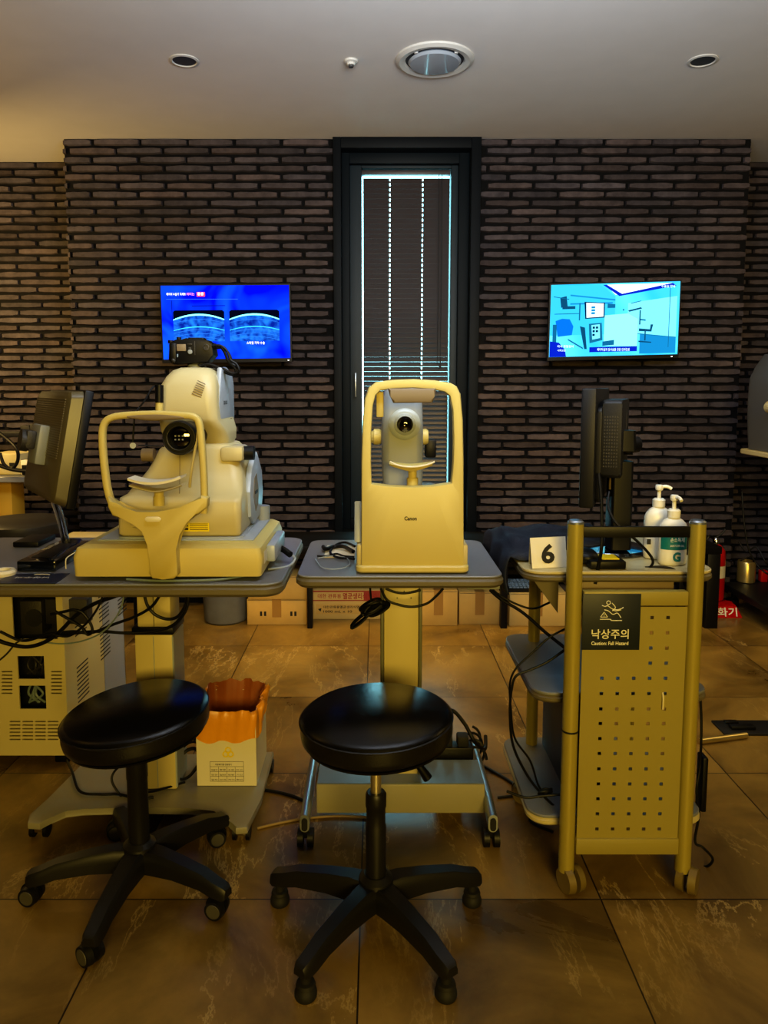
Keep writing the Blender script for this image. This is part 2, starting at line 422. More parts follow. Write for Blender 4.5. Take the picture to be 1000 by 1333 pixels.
_n.links.new(_t.outputs[0], _x.inputs[1]); _n.links.new(_g.outputs[0], _x.inputs[2]); _n.links.new(_x.outputs[0], _n.nodes['Material Output'].inputs[0])
b = B(); poly3(b, ((-.085,WY+.18,.52),(.432,WY+.18,.52),(.432,WY+.18,2.535),(-.085,WY+.18,2.535))); obj('pane', b, gl, win, smooth=False)
b = B(); hp = P(463,501,WY+.02); box(b, (hp.x-.004,WY+.015,hp.z-.07), (hp.x+.004,WY+.05,hp.z+.07), .002); obj('window_handle', b, 'alu', win)
# window return seals between casing and outer wall
# venetian blind
bl = thing('venetian_blind', 'closed dark brown slatted blind hanging in the tall narrow window', 'blind', (.17, WY+.13, 2.52))
BX0, BX1 = -.0765, .4255
b = B(); box(b, (BX0-.01,WY+.105,2.505), (BX1+.002,WY+.15,2.53), .003); obj('head_rail', b, 'slat', bl)
b = B()
gx = [P(507.5,400,WY+.12).x, P(549.5,400,WY+.12).x]
z = 2.474; i = 0
while z > .6:
    k = max(0, min(1, (1.75-z)/.35))
    a = R(71 - 15*k)            # slats open a little towards the bottom
    hw = .0165
    dy = math.cos(a)*hw; dz = math.sin(a)*hw; th = .0009
    cyy = WY+.125
    cuts = [BX0] + [g for g in gx] + [BX1]
    for s in range(3):
        x0 = cuts[s] + (.0032 if s else 0); x1 = cuts[s+1] - (.0032 if s < 2 else 0)
        vs = [(x0,cyy-dy,z+dz*-1),(x1,cyy-dy,z-dz),(x1,cyy+dy,z+dz),(x0,cyy+dy,z+dz)]
        q = [b.verts.new(v) for v in vs] + [b.verts.new((v[0],v[1],v[2]+th)) for v in vs]
        for f in ((0,1,2,3),(7,6,5,4),(0,4,5,1),(1,5,6,2),(2,6,7,3),(3,7,4,0)): b.faces.new([q[t] for t in f])
    for g in gx:
        box(b, (g-.0045,cyy-dy,z-dz), (g+.0045,cyy-dy+.001,z-dz+.0135))
    z -= .0285; i += 1
obj('slats', b, 'slat', bl, smooth=False)
b = B()
for px in (571, 575):
    q = P(px, 300, WY+.09); tube(b, [(q.x,WY+.09,2.5),(q.x+.002,WY+.09,2.0),(q.x-.001,WY+.09,1.42)], .0018, 6)
lathe(b, [(.002,0),(.006,-.01),(.007,-.03),(0,-.034)], (P(573,470,WY+.09).x, WY+.09, 1.43), n=10)
obj('pull_cord', b, 'ink', bl)

# ------------------------------------------------------------------ ceiling fittings
c = F(566,77,CZ) if False else Vector((.248,3.26,CZ))
t = thing('ceiling_diffuser', 'large round air diffuser with a glossy centre disc in the ceiling', 'air vent', c)
b = B(); lathe(b, [(.166,0),(.166,-.008),(.150,-.016),(.128,-.012),(.122,0)], c, n=48); obj('rim', b, 'ceilwhite', t)
b = B(); lathe(b, [(.124,-.002),(.124,-.004),(.0,-.004)], c, n=40); obj('throat', b, 'ventdark', t)
b = B(); lathe(b, [(.104,-.004),(.112,-.012),(.104,-.022),(0,-.03)], c, n=40); obj('disc', b, mat('diffuser_disc', (150,158,168), .15, coat=.6), t)
for k in range(4):
    b = B(); a = R(45+90*k); p = c+Vector((math.cos(a)*.117, math.sin(a)*.117, -.008)); box(b, p-Vector((.008,.008,.005)), p+Vector((.008,.008,.005)), .002); obj('bracket', b, 'ceilwhite', t)
for px, lab in ((240,'unlit round recessed downlight at the left of the ceiling'),(915,'unlit round recessed downlight at the right of the ceiling')):
    p = F(px,79,CZ-.001); p.z = CZ
    t = thing('recessed_downlight', lab, 'light', p, 'unlit ceiling downlights')
    b = B(); lathe(b, [(.062,0),(.062,-.004),(.052,-.006),(.048,-.001)], p, n=32); obj('trim_ring', b, 'ceilwhite', t)
    b = B(); lathe(b, [(.049,-.0005),(.049,-.002),(0,-.003)], p, n=32); obj('lamp_grille', b, 'ventdark', t)
p = F(457,79,CZ-.001); p.z = CZ
t = thing('smoke_detector', 'tiny white round sensor on the ceiling left of the round diffuser', 'sensor', p)
b = B(); lathe(b, [(.03,0),(.029,-.008),(.018,-.012),(.017,-.02),(0,-.022)], p, n=24); obj('housing', b, 'ceilwhite', t)
b = B(); lathe(b, [(.012,-.02),(.010,-.028),(0,-.03)], p, n=16); obj('sensor_tip', b, 'ventdark', t)

# ------------------------------------------------------------------ televisions
def tv(corners, Y, label, tilt=0):
    """corners: TL, TR, BR, BL pixels of outer screen edge, standing at depth Y"""
    q = [P(a[0],a[1],Y) for a in corners]
    t = thing('wall_television', label, 'television', ((q[0].x+q[1].x)/2, Y, q[2].z), 'wall televisions')
    ex = (q[1]-q[0]).normalized(); ez = (q[0]-q[3]).normalized(); W_ = (q[1]-q[0]).length; H_ = (q[0]-q[3]).length
    b = B()
    def pt(u, v, d=0): return q[3].lerp(q[2],u).lerp(q[0].lerp(q[1],u), v) + Vector((0,-d,0))
    e = .016
    def quadbox(u0,v0,u1,v1,d0,d1):
        A = [b.verts.new(pt(*w_, d0)) for w_ in ((u0,v0),(u1,v0),(u1,v1),(u0,v1))]; D = [b.verts.new(pt(*w_, d1)) for w_ in ((u0,v0),(u1,v0),(u1,v1),(u0,v1))]
        for f in ((A[0],A[1],A[2],A[3]),(D[3],D[2],D[1],D[0]),(A[0],D[0],D[1],A[1]),(A[1],D[1],D[2],A[2]),(A[2],D[2],D[3],A[3]),(A[3],D[3],D[0],A[0])): b.faces.new(f)
    quadbox(-.012,-.05,1.012,1.02,-.03,-.004)
    obj('bezel', b, 'black', t, smooth=False)
    b = B(); quadbox(.3,.25,.7,.75,-.16,-.03); obj('wall_mount', b, 'black', t, smooth=False)
    b = B(); quadbox(0,0,1,1,-.004,0); scr = b
    return t, pt, scr
Y1 = 4.08
t, pt, scr = tv(((209,372),(376,371),(378,466),(213,468)), Y1, 'wall television with a deep blue screen showing two retina scans')
sc = obj('screen', scr, gradmat('blue_screen', (2,10,200), (20,90,250), 1.6, 3.2, 1.5), t, smooth=False)
def layer(name, poly, pt, m, parent, d=.002):
    b = B(); poly3(b, [pt(u,v,d) for u,v in poly]); return obj(name, b, m, parent, smooth=False)
def arc(pt, u0,u1, vc, sag, th, d):
    b = B(); n = 24; A = []
    for i in range(n+1):
        s = i/n; u = u0+(u1-u0)*s; v = vc - sag*(2*s-1)**2
        k = th*(.6+.4*math.sin(PI*s)); A.append((b.verts.new(pt(u,v+k,d)), b.verts.new(pt(u,v-k,d))))
    for a_, c_ in zip(A, A[1:]): b.faces.new((a_[0],c_[0],c_[1],a_[1]))
    return b
scanblue = gradmat('scan_tissue', (8,40,150), (40,130,245), 1.2, 24, .4)
for k,(u0,u1) in enumerate(((.09,.49),(.53,.92))):
    top = .665
    b = B(); poly3(b, [pt(u,v,.002) for u,v in ((u0,.24),(u1,.24),(u1,top-.02),(u1-.015,top),(u0+.015,top),(u0,top-.02))]); pn = obj('scan_panel', b, emat('scan_black%d'%k, (4,12,40), .8), sc, smooth=False)
    b = B(); n = 20; A = []
    for i in range(n+1):
        s = i/n; u = u0+(u1-u0)*s; A.append((b.verts.new(pt(u, .61-.07*(2*s-1)**2, .003)), b.verts.new(pt(u,.24,.003))))
    for a_, c_ in zip(A, A[1:]): b.faces.new((a_[0],c_[0],c_[1],a_[1]))
    obj('scan_tissue', b, scanblue, sc, smooth=False)
    obj('scan_line', arc(pt,u0,u1,.605,.07,.012,.004), emat('scan_cyan%d'%k, (130,255,250), 2.2), sc, smooth=False)
    obj('scan_line', arc(pt,u0,u1,.44,.05,.006,.004), emat('scan_cyan_b%d'%k, (70,210,255), 1.5), sc, smooth=False)
    for vv in (.54,.40,.35,.30):
        obj('scan_line', arc(pt,u0,u1,vv,.05,.003,.004), emat('scan_dim', (60,140,250), 1.1), sc, smooth=False)
wtxt = emat('screen_white', (235,235,255), 2.0); rtxt = emat('screen_red', (250,70,90), 1.6)
text('caption', '레이저 수술기 국제화', pt(.045,.865,.004), (1,0,0), (0,0,1), .105, .016, wtxt, sc, .01)
text('caption', '의미는', pt(.2,.865,.004), (1,0,0), (0,0,1), .045, .016, emat('screen_pink',(255,150,190),1.8), sc, .01)
layer('caption_tag', ((.28,.85),(.345,.85),(.345,.91),(.28,.91)), pt, rtxt, sc, .003)
text('caption', '중증', pt(.285,.865,.004), (1,0,0), (0,0,1), .036, .016, wtxt, sc, .01)
text('caption', '스마일 각막 수술', pt(.66,.195,.004), (1,0,0), (0,0,1), .1, .016, wtxt, sc, .01)
layer('graphic_line', ((.04,.815),(.6,.81),(.6,.815),(.04,.82)), pt, emat('line_blue',(70,130,255),1.2), sc, .0025)
layer('graphic_line', ((.08,.54),(.085,.54),(.085,.8),(.08,.8)), pt, emat('line_blue2',(10,30,160),.8), sc, .0025)
layer('graphic_line', ((.24,.72),(.5,.72),(.5,.73),(.24,.73)), pt, emat('line_blue3',(10,30,160),.8), sc, .0025)
b = B(); p = pt(.985,-.03,.002); box(b, p-Vector((.004,.002,.002)), p+Vector((.004,.001,.002))); obj('status_light', b, emat('led', (255,255,255), 2), t, smooth=False)

t, pt, scr = tv(((718,371),(886,366),(882,461),(715,465)), Y1, 'wall television with a bright cyan screen showing a treatment room')
sc = obj('screen', scr, gradmat('cyan_screen', (40,180,235), (110,225,250), 1.4, 2.0, 1.0), t, smooth=False)
cy = emat('cyan_mid', (30,150,215), 1.0); cl = emat('cyan_light', (120,225,250), 1.4); cw = emat('screen_bright', (225,252,255), 1.5); nb = emat('screen_navy', (10,40,190), 1.2); ik = emat('screen_ink', (10,60,110), .7); cb_ = emat('cyan_blue',(10,120,235),1.1)
layer('picture_ceiling', ((.42,.98),(.94,.98),(.55,.84),(.5,.84)), pt, cw, sc)
for q_ in (((.40,.98),(.43,.98),(.55,.85),(.53,.82)),((.53,.82),(.55,.85),(.94,.98),(.97,.94))): layer('picture_cornice', q_, pt, nb, sc, .0025)
layer('picture_wall', ((.6,.72),(.98,.80),(.98,.24),(.70,.30),(.6,.3)), pt, cl, sc)
layer('picture_wall', ((.0,.98),(.38,.98),(.5,.82),(.5,.3),(.0,.3)), pt, emat('cyan_left',(60,190,240),1.3), sc, .0015)
layer('picture_cornice', ((.15,.86),(.5,.78),(.5,.76),(.15,.84)), pt, cy, sc, .0025)
layer('picture_cornice', ((.15,.74),(.48,.74),(.48,.72),(.15,.72)), pt, cy, sc, .0025)
layer('picture_floor', ((.70,.30),(.98,.24),(.98,.02),(.70,.02)), pt, cy, sc, .0025)
layer('picture_person', ((.04,.5),(.09,.53),(.15,.52),(.18,.42),(.17,.3),(.06,.28)), pt, cb_, sc, .003)
layer('picture_chart', ((.26,.755),(.42,.735),(.42,.53),(.27,.52)), pt, ik, sc, .003)
layer('picture_chart', ((.275,.74),(.41,.725),(.41,.545),(.28,.535)), pt, cw, sc, .0035)
for v in (.66,.62,.58): layer('picture_chart', ((.315,v),(.345,v),(.345,v+.03),(.315,v+.03)), pt, cy, sc, .004)
layer('picture_cabinet', ((.30,.45),(.40,.46),(.41,.22),(.31,.18)), pt, emat('picture_cab',(30,120,160),1.0), sc, .003)
layer('picture_cabinet', ((.32,.43),(.385,.44),(.39,.25),(.33,.23)), pt, cl, sc, .0035)
for a_,v in ((.33,.38),(.33,.33),(.355,.38),(.355,.33),(.33,.28)): layer('picture_cabinet', ((a_,v),(a_+.018,v),(a_+.018,v+.03),(a_,v+.03)), pt, ik, sc, .004)
layer('picture_light_patch', ((.42,.56),(.6,.58),(.68,.5),(.68,.12),(.42,.14)), pt, emat('patch',(140,240,252),1.4), sc, .003)
for q_ in (((.07,.82),(.12,.84),(.13,.70),(.08,.68)),((.09,.70),(.19,.70),(.19,.66),(.09,.66)),((.23,.42),(.27,.40),(.29,.1),(.27,.1)),
           ((.69,.62),(.70,.62),(.70,.42),(.69,.42)),((.6,.62),(.7,.66),(.71,.64),(.61,.60)),((.69,.37),(.79,.35),(.79,.32),(.69,.33)),((.78,.42),(.80,.42),(.79,.34),(.775,.34)),((.735,.33),(.745,.33),(.745,.2),(.735,.2)),((.69,.20),(.79,.18),(.79,.165),(.69,.18)),((.56,.64),(.57,.64),(.57,.62),(.56,.62))):
    layer('picture_equipment', q_, pt, emat('equip',(20,90,130),.9), sc, .004)
for q_ in (((.02,.84),(.14,.80),(.14,.79),(.02,.83)),((.03,.6),(.22,.6),(.22,.59),(.03,.59)),((.22,.74),(.23,.74),(.23,.5),(.22,.5)),((.44,.72),(.5,.71),(.5,.66),(.44,.66)),((.14,.25),(.26,.12),(.26,.10),(.14,.23)),((.41,.2),(.5,.22),(.5,.15),(.41,.14)),((.62,.72),(.7,.75),(.7,.74),(.62,.71)),((.70,.5),(.74,.49),(.74,.47),(.70,.48)),((.02,.45),(.05,.45),(.05,.1),(.02,.1)),((.68,.30),(.98,.24),(.98,.232),(.68,.292)),((.92,.96),(.925,.96),(.925,.1),(.92,.1))):
    layer('picture_detail', q_, pt, emat('detail',(25,120,170),.9), sc, .0042)
layer('caption_bar', ((.31,.055),(.68,.055),(.68,.125),(.31,.125)), pt, nb, sc, .0045)
text('caption', '레이저실과 검사실을 갖춘 안과진료', pt(.37,.07,.006), (1,0,0), (0,0,1), .18, .016, cw, sc, .01)
layer('caption_corner', ((.0,.0),(.13,.0),(.12,.1),(.07,.2),(.0,.22)), pt, nb, sc, .0045)
text('caption', '라식 정밀검사', pt(.06,.13,.006), (1,0,0), (0,0,1), .09, .014, cw, sc, .01)
text('caption', '시력교정', pt(.06,.075,.006), (1,0,0), (0,0,1), .045, .012, cw, sc, .01)
text('caption', '수술실 안내', pt(.85,.92,.006), (1,0,0), (0,0,1), .075, .014, cw, sc, .01)
b = B(); p = pt(.955,-.03,.002); box(b, p-Vector((.004,.002,.002)), p+Vector((.004,.001,.002))); obj('status_light', b, emat('led2', (255,255,255), 2), t, smooth=False)

# ------------------------------------------------------------------ black bench along the wall, things under and on it
bn = thing('bench', 'long low black bench standing against the brick wall', 'bench', (0.1,4.0,0))
b = B(); box(b, (-1.3,3.79,.405), (1.83,4.2,.445), .004); obj('bench_top', b, 'black', bn)
for x, hw_ in ((-1.26,.034), (-.355,.014), (.682,.017), (1.79,.034)):
    for y in (3.815, 4.16):
        b = B(); box(b, (x-hw_,y-.025,0), (x+hw_,y+.025,.405), .003); obj('leg', b, 'black', bn)
def carton(px0, px1, ytop, ybot, label, m='card', depth=.26, tape=True, z0=0, Yf=None, extra=None, rz=0):
    if Yf is None: Yf = F(0, ybot, z0).y
    p = P(px0, ybot, Yf); q = P(px1, ytop, Yf)
    t = thing('cardboard_box', label, 'box', ((p.x+q.x)/2, Yf+depth/2, z0), 'cardboard boxes under the bench')
    b = B(); box(b, (p.x,Yf,z0), (q.x,Yf+depth,q.z), .003); obj('carton', b, m, t)
    if tape:
        b = B(); xc = (p.x+q.x)/2; box(b, (xc-.025,Yf-.001,z0+(q.z-z0)*.3), (xc+.025,Yf+depth,q.z+.001)); obj('packing_tape', b, 'tape', t, smooth=False)
        b = B(); box(b, (p.x+.004,Yf-.0008,q.z-.006), (q.x-.004,Yf+.004,q.z-.004)); obj('flap_seam', b, 'ink', t, smooth=False)
    return t, p.x, q.x, Yf, q.z
t,x0,x1,Yf,zt = carton(322,399,780,813.5,'brown cardboard box on the floor, under another box beside the grey bin')
for k in range(4):
    b = B(); xx = x0+.07+k*.022+(.12 if k > 1 else 0); box(b, (xx,Yf-.001,.05), (xx+.012,Yf,.075)); obj('handling_mark', b, 'ink', t, smooth=False)
carton(323,401,750,780,'brown cardboard box lying on top of another box beside the grey bin', z0=zt+.001, Yf=Yf-.005)
t,x0,x1,Yf,zt = carton(407,497,768,806,'pale cardboard box with red and black Korean printing', 'card2', tape=False)
b = B(); box(b, (x0+.003,Yf-.0015,zt-.062), (x1-.003,Yf,zt-.004)); obj('red_band', b, mat('red_band', (150,52,30), .6), t, smooth=False)
b = B(); box(b, (x0+.004,Yf-.002,zt-.056), (x1-.1,Yf,zt-.012)); obj('label_strip', b, 'card2', t, smooth=False)
text('lettering', '대한 관류용', (x0+.03,Yf-.0022,zt-.046), (1,0,0), (0,0,1), .13, .024, 'redink', t, .01)
text('lettering', '멸균생리식염수', (x0+.17,Yf-.0022,zt-.052), (1,0,0), (0,0,1), .19, .036, 'redink', t, .02)
b = B(); box(b, (x0+.02,Yf-.0015,.03), (x1-.02,Yf,.085)); obj('label_strip', b, 'card', t, smooth=False)
text('lettering', '대한관류용멸균생리식염수', (x0+.06,Yf-.0022,.062), (1,0,0), (0,0,1), .22, .016, 'ink', t, .01)
text('lettering', '1000 mL x 10', (x0+.06,Yf-.0022,.038), (1,0,0), (0,0,1), .16, .013, 'ink', t, .01)
b = B(); cyl(b, (x0+.042,Yf-.002,.055), (x0+.042,Yf,.055), .012, n=3); obj('printed_mark', b, 'ink', t, smooth=False)
carton(546,596,769,814.5,'cardboard box on the floor just right of the table column')
carton(597.5,652,771,813,'cardboard box third from the right leg of the centre table', 'card').__getitem__(0)['label'] = 'cardboard box between the box by the column and the box under the keyboard'
t,xa,xb,Yk,zk = carton(663,738,772,815,'yellowish cardboard box with a keyboard lying on top', 'card2')
# bin
p = F(288,816); p.y += .13
t = thing('bin', 'grey cylindrical bin on the floor left of the stacked boxes', 'bin', p)
b = B(); lathe(b, [(.108,0),(.118,.01),(.124,.17),(.128,.175),(.128,.185),(.118,.185),(.112,.03),(0,.03)], p, n=32); obj('bin_body', b, 'concrete', t)
b = B(); lathe(b, [(.116,.12),(.113,.15),(.05,.16),(0,.158)], p, n=24); obj('bin_bag', b, 'dark', t)
# keyboard
kx0, kx1 = P(662,760,Yk).x, P(728,760,Yk).x
t = thing('keyboard', 'grey keyboard lying on a cardboard box under the bench', 'keyboard', ((kx0+kx1)/2, Yk+.1, zk))
b = B(); prism(b, [(Yk+.01,zk+.002),(Yk+.15,zk+.002),(Yk+.15,zk+.04),(Yk+.01,zk+.02)], kx0, kx1, 'X', .003); obj('keyboard_body', b, 'black', t)
b = B()
for r_ in range(5):
    for c_ in range(13):
        xx = kx0+.008+c_*(kx1-kx0-.016)/13; yy = Yk+.02+r_*.025; zz = zk+.0215+r_*.0036
        box(b, (xx,yy,zz), (xx+(kx1-kx0-.016)/13-.003,yy+.02,zz+.006))
obj('keys', b, 'keys', t, smooth=False)
# fire extinguisher and stand
p = F(938,803); p.y += .05
st = thing('extinguisher_stand', 'red floor stand with white Korean letters under the fire extinguisher', 'stand', p)
b = B(); x0, x1 = p.x-.115, p.x+.115; y0 = p.y-.07
prism(b, [(y0,0),(y0+.2,0),(y0+.2,.05),(y0+.07,.075),(y0+.02,.06)], x0, x1, 'X', .003); 
for v in b.verts:
    k = max(0,min(1,v.co.z/.075)); v.co.x = p.x+(v.co.x-p.x)*(1-.28*k)
obj('stand_base', b, 'red', st)
tt = text('lettering', '소화기', (p.x-.085,y0-.001,.008), (1,0,0), (0,.32,1), .17, .05, 'signwhite', st, .02, .003)
ex = thing('fire_extinguisher', 'red fire extinguisher standing against the right brick pier', 'extinguisher', (p.x,p.y+.045,.075))
c = Vector((p.x, p.y+.045, .078))
b = B(); lathe(b, [(.05,0),(.055,.01),(.055,.25),(.05,.285),(.03,.31),(.016,.32),(0,.32)], c, n=28); obj('cylinder', b, 'red', ex)
b = B(); lathe(b, [(.0556,.13),(.0556,.20)], c, n=28); obj('instruction_label', b, 'white', ex)
b = B(); lathe(b, [(.018,.315),(.018,.345),(.012,.355),(0,.355)], c, n=16); obj('valve', b, 'chrome', ex)
b = B(); tube(b, [c+Vector((-.01,0,.35)), c+Vector((.02,-.01,.375)), c+Vector((.045,-.01,.405))], .006, 8); obj('handle', b, 'black', ex)
b = B(); tube(b, [c+Vector((-.01,0,.345)), c+Vector((-.05,-.01,.36)), c+Vector((-.08,0,.25)), c+Vector((-.065,0,.08))], .008, 8); obj('hose', b, 'black', ex)

# ------------------------------------------------------------------ far right station
t = thing('instrument_table', 'white topped wheeled table at the far right with a dark base', 'table', (2.25,3.75,0))
b = B(); slab(b, 1.955,2.83,3.48,3.95,.93,.955,.06); obj('tabletop', b, 'cream', t)
b = B(); box(b, (2.25,3.7,.14), (2.36,3.84,.93), .004); obj('column', b, 'dark', t)
b = B(); slab(b, 2.04,2.7,3.66,4.22,.105,.14,.05); obj('base_plate', b, 'dark', t)
for x,y in ((2.09,4.17),(2.63,4.17),(2.09,3.72),(2.63,3.72)):
    b = B(); cyl(b,(x,y,.06),(x,y,.105),.012); cyl(b,(x-.02,y,.031),(x+.02,y,.031),.031); obj('caster', b, 'chrome' if y<4 else 'black', t)
g = thing('grey_instrument', 'large rounded grey instrument on the white table at the right edge', 'instrument', (2.2,3.75,.955))
b = B(); S = []
for k in range(9):
    s = k/8; z = .957+.5*s; a = .04*math.sin(PI*s)
    S.append((z, 1.985-a*.4+max(0,s-.8)*.3, 2.68, 3.58-a*.5+max(0,s-.75)*.2, 3.95, .09))
secs(b, S, 8); obj('housing', b, mat('dark_grey_shell', (84,84,84), .45), g)
b = B(); q = P(1001,530,3.55); cyl(b, (q.x+.01,3.5,q.z), (q.x+.01,3.56,q.z), .03, n=24); obj('bowl_port', b, 'cream', g)
c = F(971,757,.141); c.x = P(971,757,c.y).x
t = thing('metal_canister', 'small brass coloured cylindrical canister on the dark base at the right', 'canister', c)
b = B(); lathe(b, [(.046,0),(.05,.004),(.05,.12),(.047,.125),(.044,.125),(.044,.01),(0,.01)], c, n=28); obj('canister_body', b, 'gold', t)
b = B(); tube(b, [c+Vector((.045,0,.1)), c+Vector((.02,-.01,.15)), c+Vector((-.03,0,.13)), c+Vector((-.044,0,.11))], .004, 6); obj('handle', b, 'black', t)
c2 = c+Vector((.1,.0,0))
b = B(); box(b, c2+Vector((-.02,-.02,0)), c2+Vector((.02,.02,.07)), .006); tag(obj('power_plug', b, 'red'), 'small red plug block beside the brass canister', 'plug')
cord('black_cable', [P(966,640,4.1),P(969,680,4.08),P(975,715,4.06),P(986,735,4.04),P(996,745,4.0),P(1006,750,4.0)], .005, 'black cable dangling from the grey instrument table towards the canister')
cord('black_cable', [P(962,705,4.15),P(972,718,4.1),P(985,712,4.1),P(996,730,4.05),P(1003,738,4.05)], .005, 'black cable looping over the brass canister')
p0 = F(910,965,.012); p1 = F(972,957,.012)
b = B(); cyl(b, p0, p1, .011, n=12); tag(obj('metal_rod', b, 'gold'), 'pale metal rod lying on the floor right of the trolley', 'rod')
fa, fb_ = F(958,958), F(1030,940)
t = thing('floor_socket', 'dark floor socket with its lid open at the right edge', 'socket', ((fa.x+fb_.x)/2,(fa.y+fb_.y)/2,0))
b = B(); box(b, (fa.x-.04,fa.y,0), (fb_.x,fb_.y,.008), .002); obj('socket_plate', b, 'dark', t)
b = B(); box(b, (fa.x+.0,fa.y+.03,.008), (fa.x+.09,fa.y+.06,.02), .002); obj('socket_lid', b, 'black', t)
b = B(); box(b, (fa.x-.0,fa.y+.08,.008), (fa.x+.05,fa.y+.1,.016), .002); obj('socket_insert', b, 'black', t)

# ------------------------------------------------------------------ far left station
t = thing('instrument_table', 'dark edged table with cluttered equipment at the far left recess', 'table', (-2.1,4.1,0))
b = B(); slab(b, -2.9,-1.8,3.92,4.45,.77,.8,.04); obj('tabletop', b, 'tabletop', t)
b = B(); box(b, (-2.25,4.1,.03), (-2.07,4.25,.77), .004); obj('column', b, mat('yellow_lit_column',(214,170,60),.5), t)  # yellow light falling on the column is baked into its colour
b = B(); slab(b, -2.7,-1.85,3.95,4.45,.0,.04,.04); obj('base_plate', b, 'dark', t)
t = thing('cream_device', 'small cream electrical device on the far left table with a black socket', 'device', (-2.0,4.0,.8))
b = B(); box(b, (-2.13,4.0,.802), (-1.96,4.2,.92), .008); obj('housing', b, 'cream', t)
b = B(); box(b, (-1.955,3.985,.802), (-1.83,4.1,.885), .006); obj('side_unit', b, 'white', t)
b = B(); box(b, (-1.945,3.975,.805), (-1.87,3.986,.86), .004); obj('black_socket', b, 'black', t)
b = B(); box(b, (-2.02,3.993,.85), (-1.995,4.0,.87)); obj('switch', b, 'ink', t)
q0 = P(35,560,4.3)
t = thing('wall_bracket', 'dark bracket fixed to the lit bricks at the far left', 'bracket', q0)
b = B(); box(b, (P(27,570,4.3).x,4.3,P(27,577,4.3).z), (P(38,550,4.3).x,4.36,P(38,554,4.3).z), .004); obj('bracket_head', b, 'dark', t)
b = B(); box(b, (P(0,570,4.3).x-.1,4.32,P(0,569,4.3).z), (P(48,560,4.3).x,4.35,P(0,562,4.3).z), .004); obj('bracket_arm', b, 'dark', t)
b = B(); box(b, (P(39,570,4.3).x,4.3,P(27,578,4.3).z), (P(46,550,4.3).x,4.36,P(38,552,4.3).z), .003); box(b,(P(33,570,4.3).x,4.36,P(0,565,4.3).z-.02),(P(38,570,4.3).x,4.665,P(0,565,4.3).z+.02)); obj('bracket_plate', b, 'dark', t)
cord('black_cable', [P(-6,560,3.95),P(10,572,3.93),P(22,585,3.9),P(23,600,3.9),P(15,610,3.9),P(5,604,3.9),P(0,590,3.92)], .009, 'thick black cable loop on the far left table')
cord('black_cable', [P(-10,602,3.9),P(8,609,3.9),P(22,612,3.9),P(36,613,3.9),P(48,611,3.9),P(60,612,3.9)], .011, 'black cable lying along the front of the far left table')
# stool far left
sc_ = Vector((-1.61,3.27,0))
t = thing('swivel_stool', 'dark round stool with a chrome post behind the left table', 'stool', sc_)
b = B(); lathe(b, [(.16,.625),(.186,.63),(.192,.65),(.19,.675),(.175,.685),(0,.688)], sc_, n=40); obj('seat', b, mat('brown_vinyl',(38,34,26),.45), t)
b = B(); lathe(b, [(.02,.08),(.02,.6),(.05,.625)], sc_, n=20); obj('post', b, 'chrome', t)
for k in range(5):
    a = R(20+72*k); d = Vector((math.cos(a),math.sin(a),0))
    b = B(); tube(b, [sc_+Vector((0,0,.1)), sc_+d*.12+Vector((0,0,.09)), sc_+d*.26+Vector((0,0,.05))], .018, 8); obj('leg', b, 'black', t)
    b = B(); cyl(b, sc_+d*.26, sc_+d*.26+Vector((0,0,.05)), .02, .015, 14); obj('glide', b, 'rubber', t)
b = B(); box(b, (-1.60,3.56,.0), (-1.40,3.78,.53), .01); tag(obj('storage_case', b, 'cream'), 'cream case on the floor behind the far left stool', 'case')

# ------------------------------------------------------------------ wheeled PC cabinet under left table
cx0, cx1, cy0, cy1, cz0, cz1 = -1.47, -1.05, 2.38, 2.95, .03, .655
t = thing('equipment_cabinet', 'tall cream ventilated equipment cabinet under the left table', 'cabinet', ((cx0+cx1)/2,(cy0+cy1)/2,0))
# front panel with real openings
def grid_panel(bm, xs, zs, hole, y0, y1):
    """xs, zs breakpoints; hole(i,j) True where cut"""
    nx, nz = len(xs)-1, len(zs)-1
    vv = {}
    def V(i,j,k):
        if (i,j,k) not in vv: vv[(i,j,k)] = bm.verts.new((xs[i], (y0,y1)[k], zs[j]))
        return vv[(i,j,k)]
    S = lambda i,j: 0 <= i < nx and 0 <= j < nz and not hole(i,j)
    for i in range(nx):
        for j in range(nz):
            if not S(i,j): continue
            bm.faces.new((V(i,j,0),V(i+1,j,0),V(i+1,j+1,0),V(i,j+1,0))); bm.faces.new((V(i,j,1),V(i,j+1,1),V(i+1,j+1,1),V(i+1,j,1)))
            if not S(i-1,j): bm.faces.new((V(i,j,0),V(i,j+1,0),V(i,j+1,1),V(i,j,1)))
            if not S(i+1,j): bm.faces.new((V(i+1,j,0),V(i+1,j,1),V(i+1,j+1,1),V(i+1,j+1,0)))
            if not S(i,j-1): bm.faces.new((V(i,j,0),V(i,j,1),V(i+1,j,1),V(i+1,j,0)))
            if not S(i,j+1): bm.faces.new((V(i,j+1,0),V(i+1,j+1,0),V(i+1,j+1,1),V(i,j+1,1)))
rects = []
def pr(px0, py0, px1, py1):
    a = P(px0,py1,cy0); c = P(px1,py0,cy0); rects.append((a.x,a.z,c.x,c.z))
pr(18,768,72,832); pr(24,854,57,884); pr(26,892.5,59,923)
for k in range(7):
    pr(2,873.5+k*4.7,16,875.2+k*4.7); pr(66.5,873.5+k*4.7,80.5,875.2+k*4.7)
for r_ in range(6):
    for c_ in range(4): pr(12.5+c_*16.5, 938.5+r_*4.65, 26.5+c_*16.5, 940.2+r_*4.65)
xs = sorted({cx0,cx1}|{round(r[0],5) for r in rects}|{round(r[2],5) for r in rects}); zs = sorted({cz0,cz1}|{min(cz1,round(r[1],5)) for r in rects}|{min(cz1,round(r[3],5)) for r in rects})
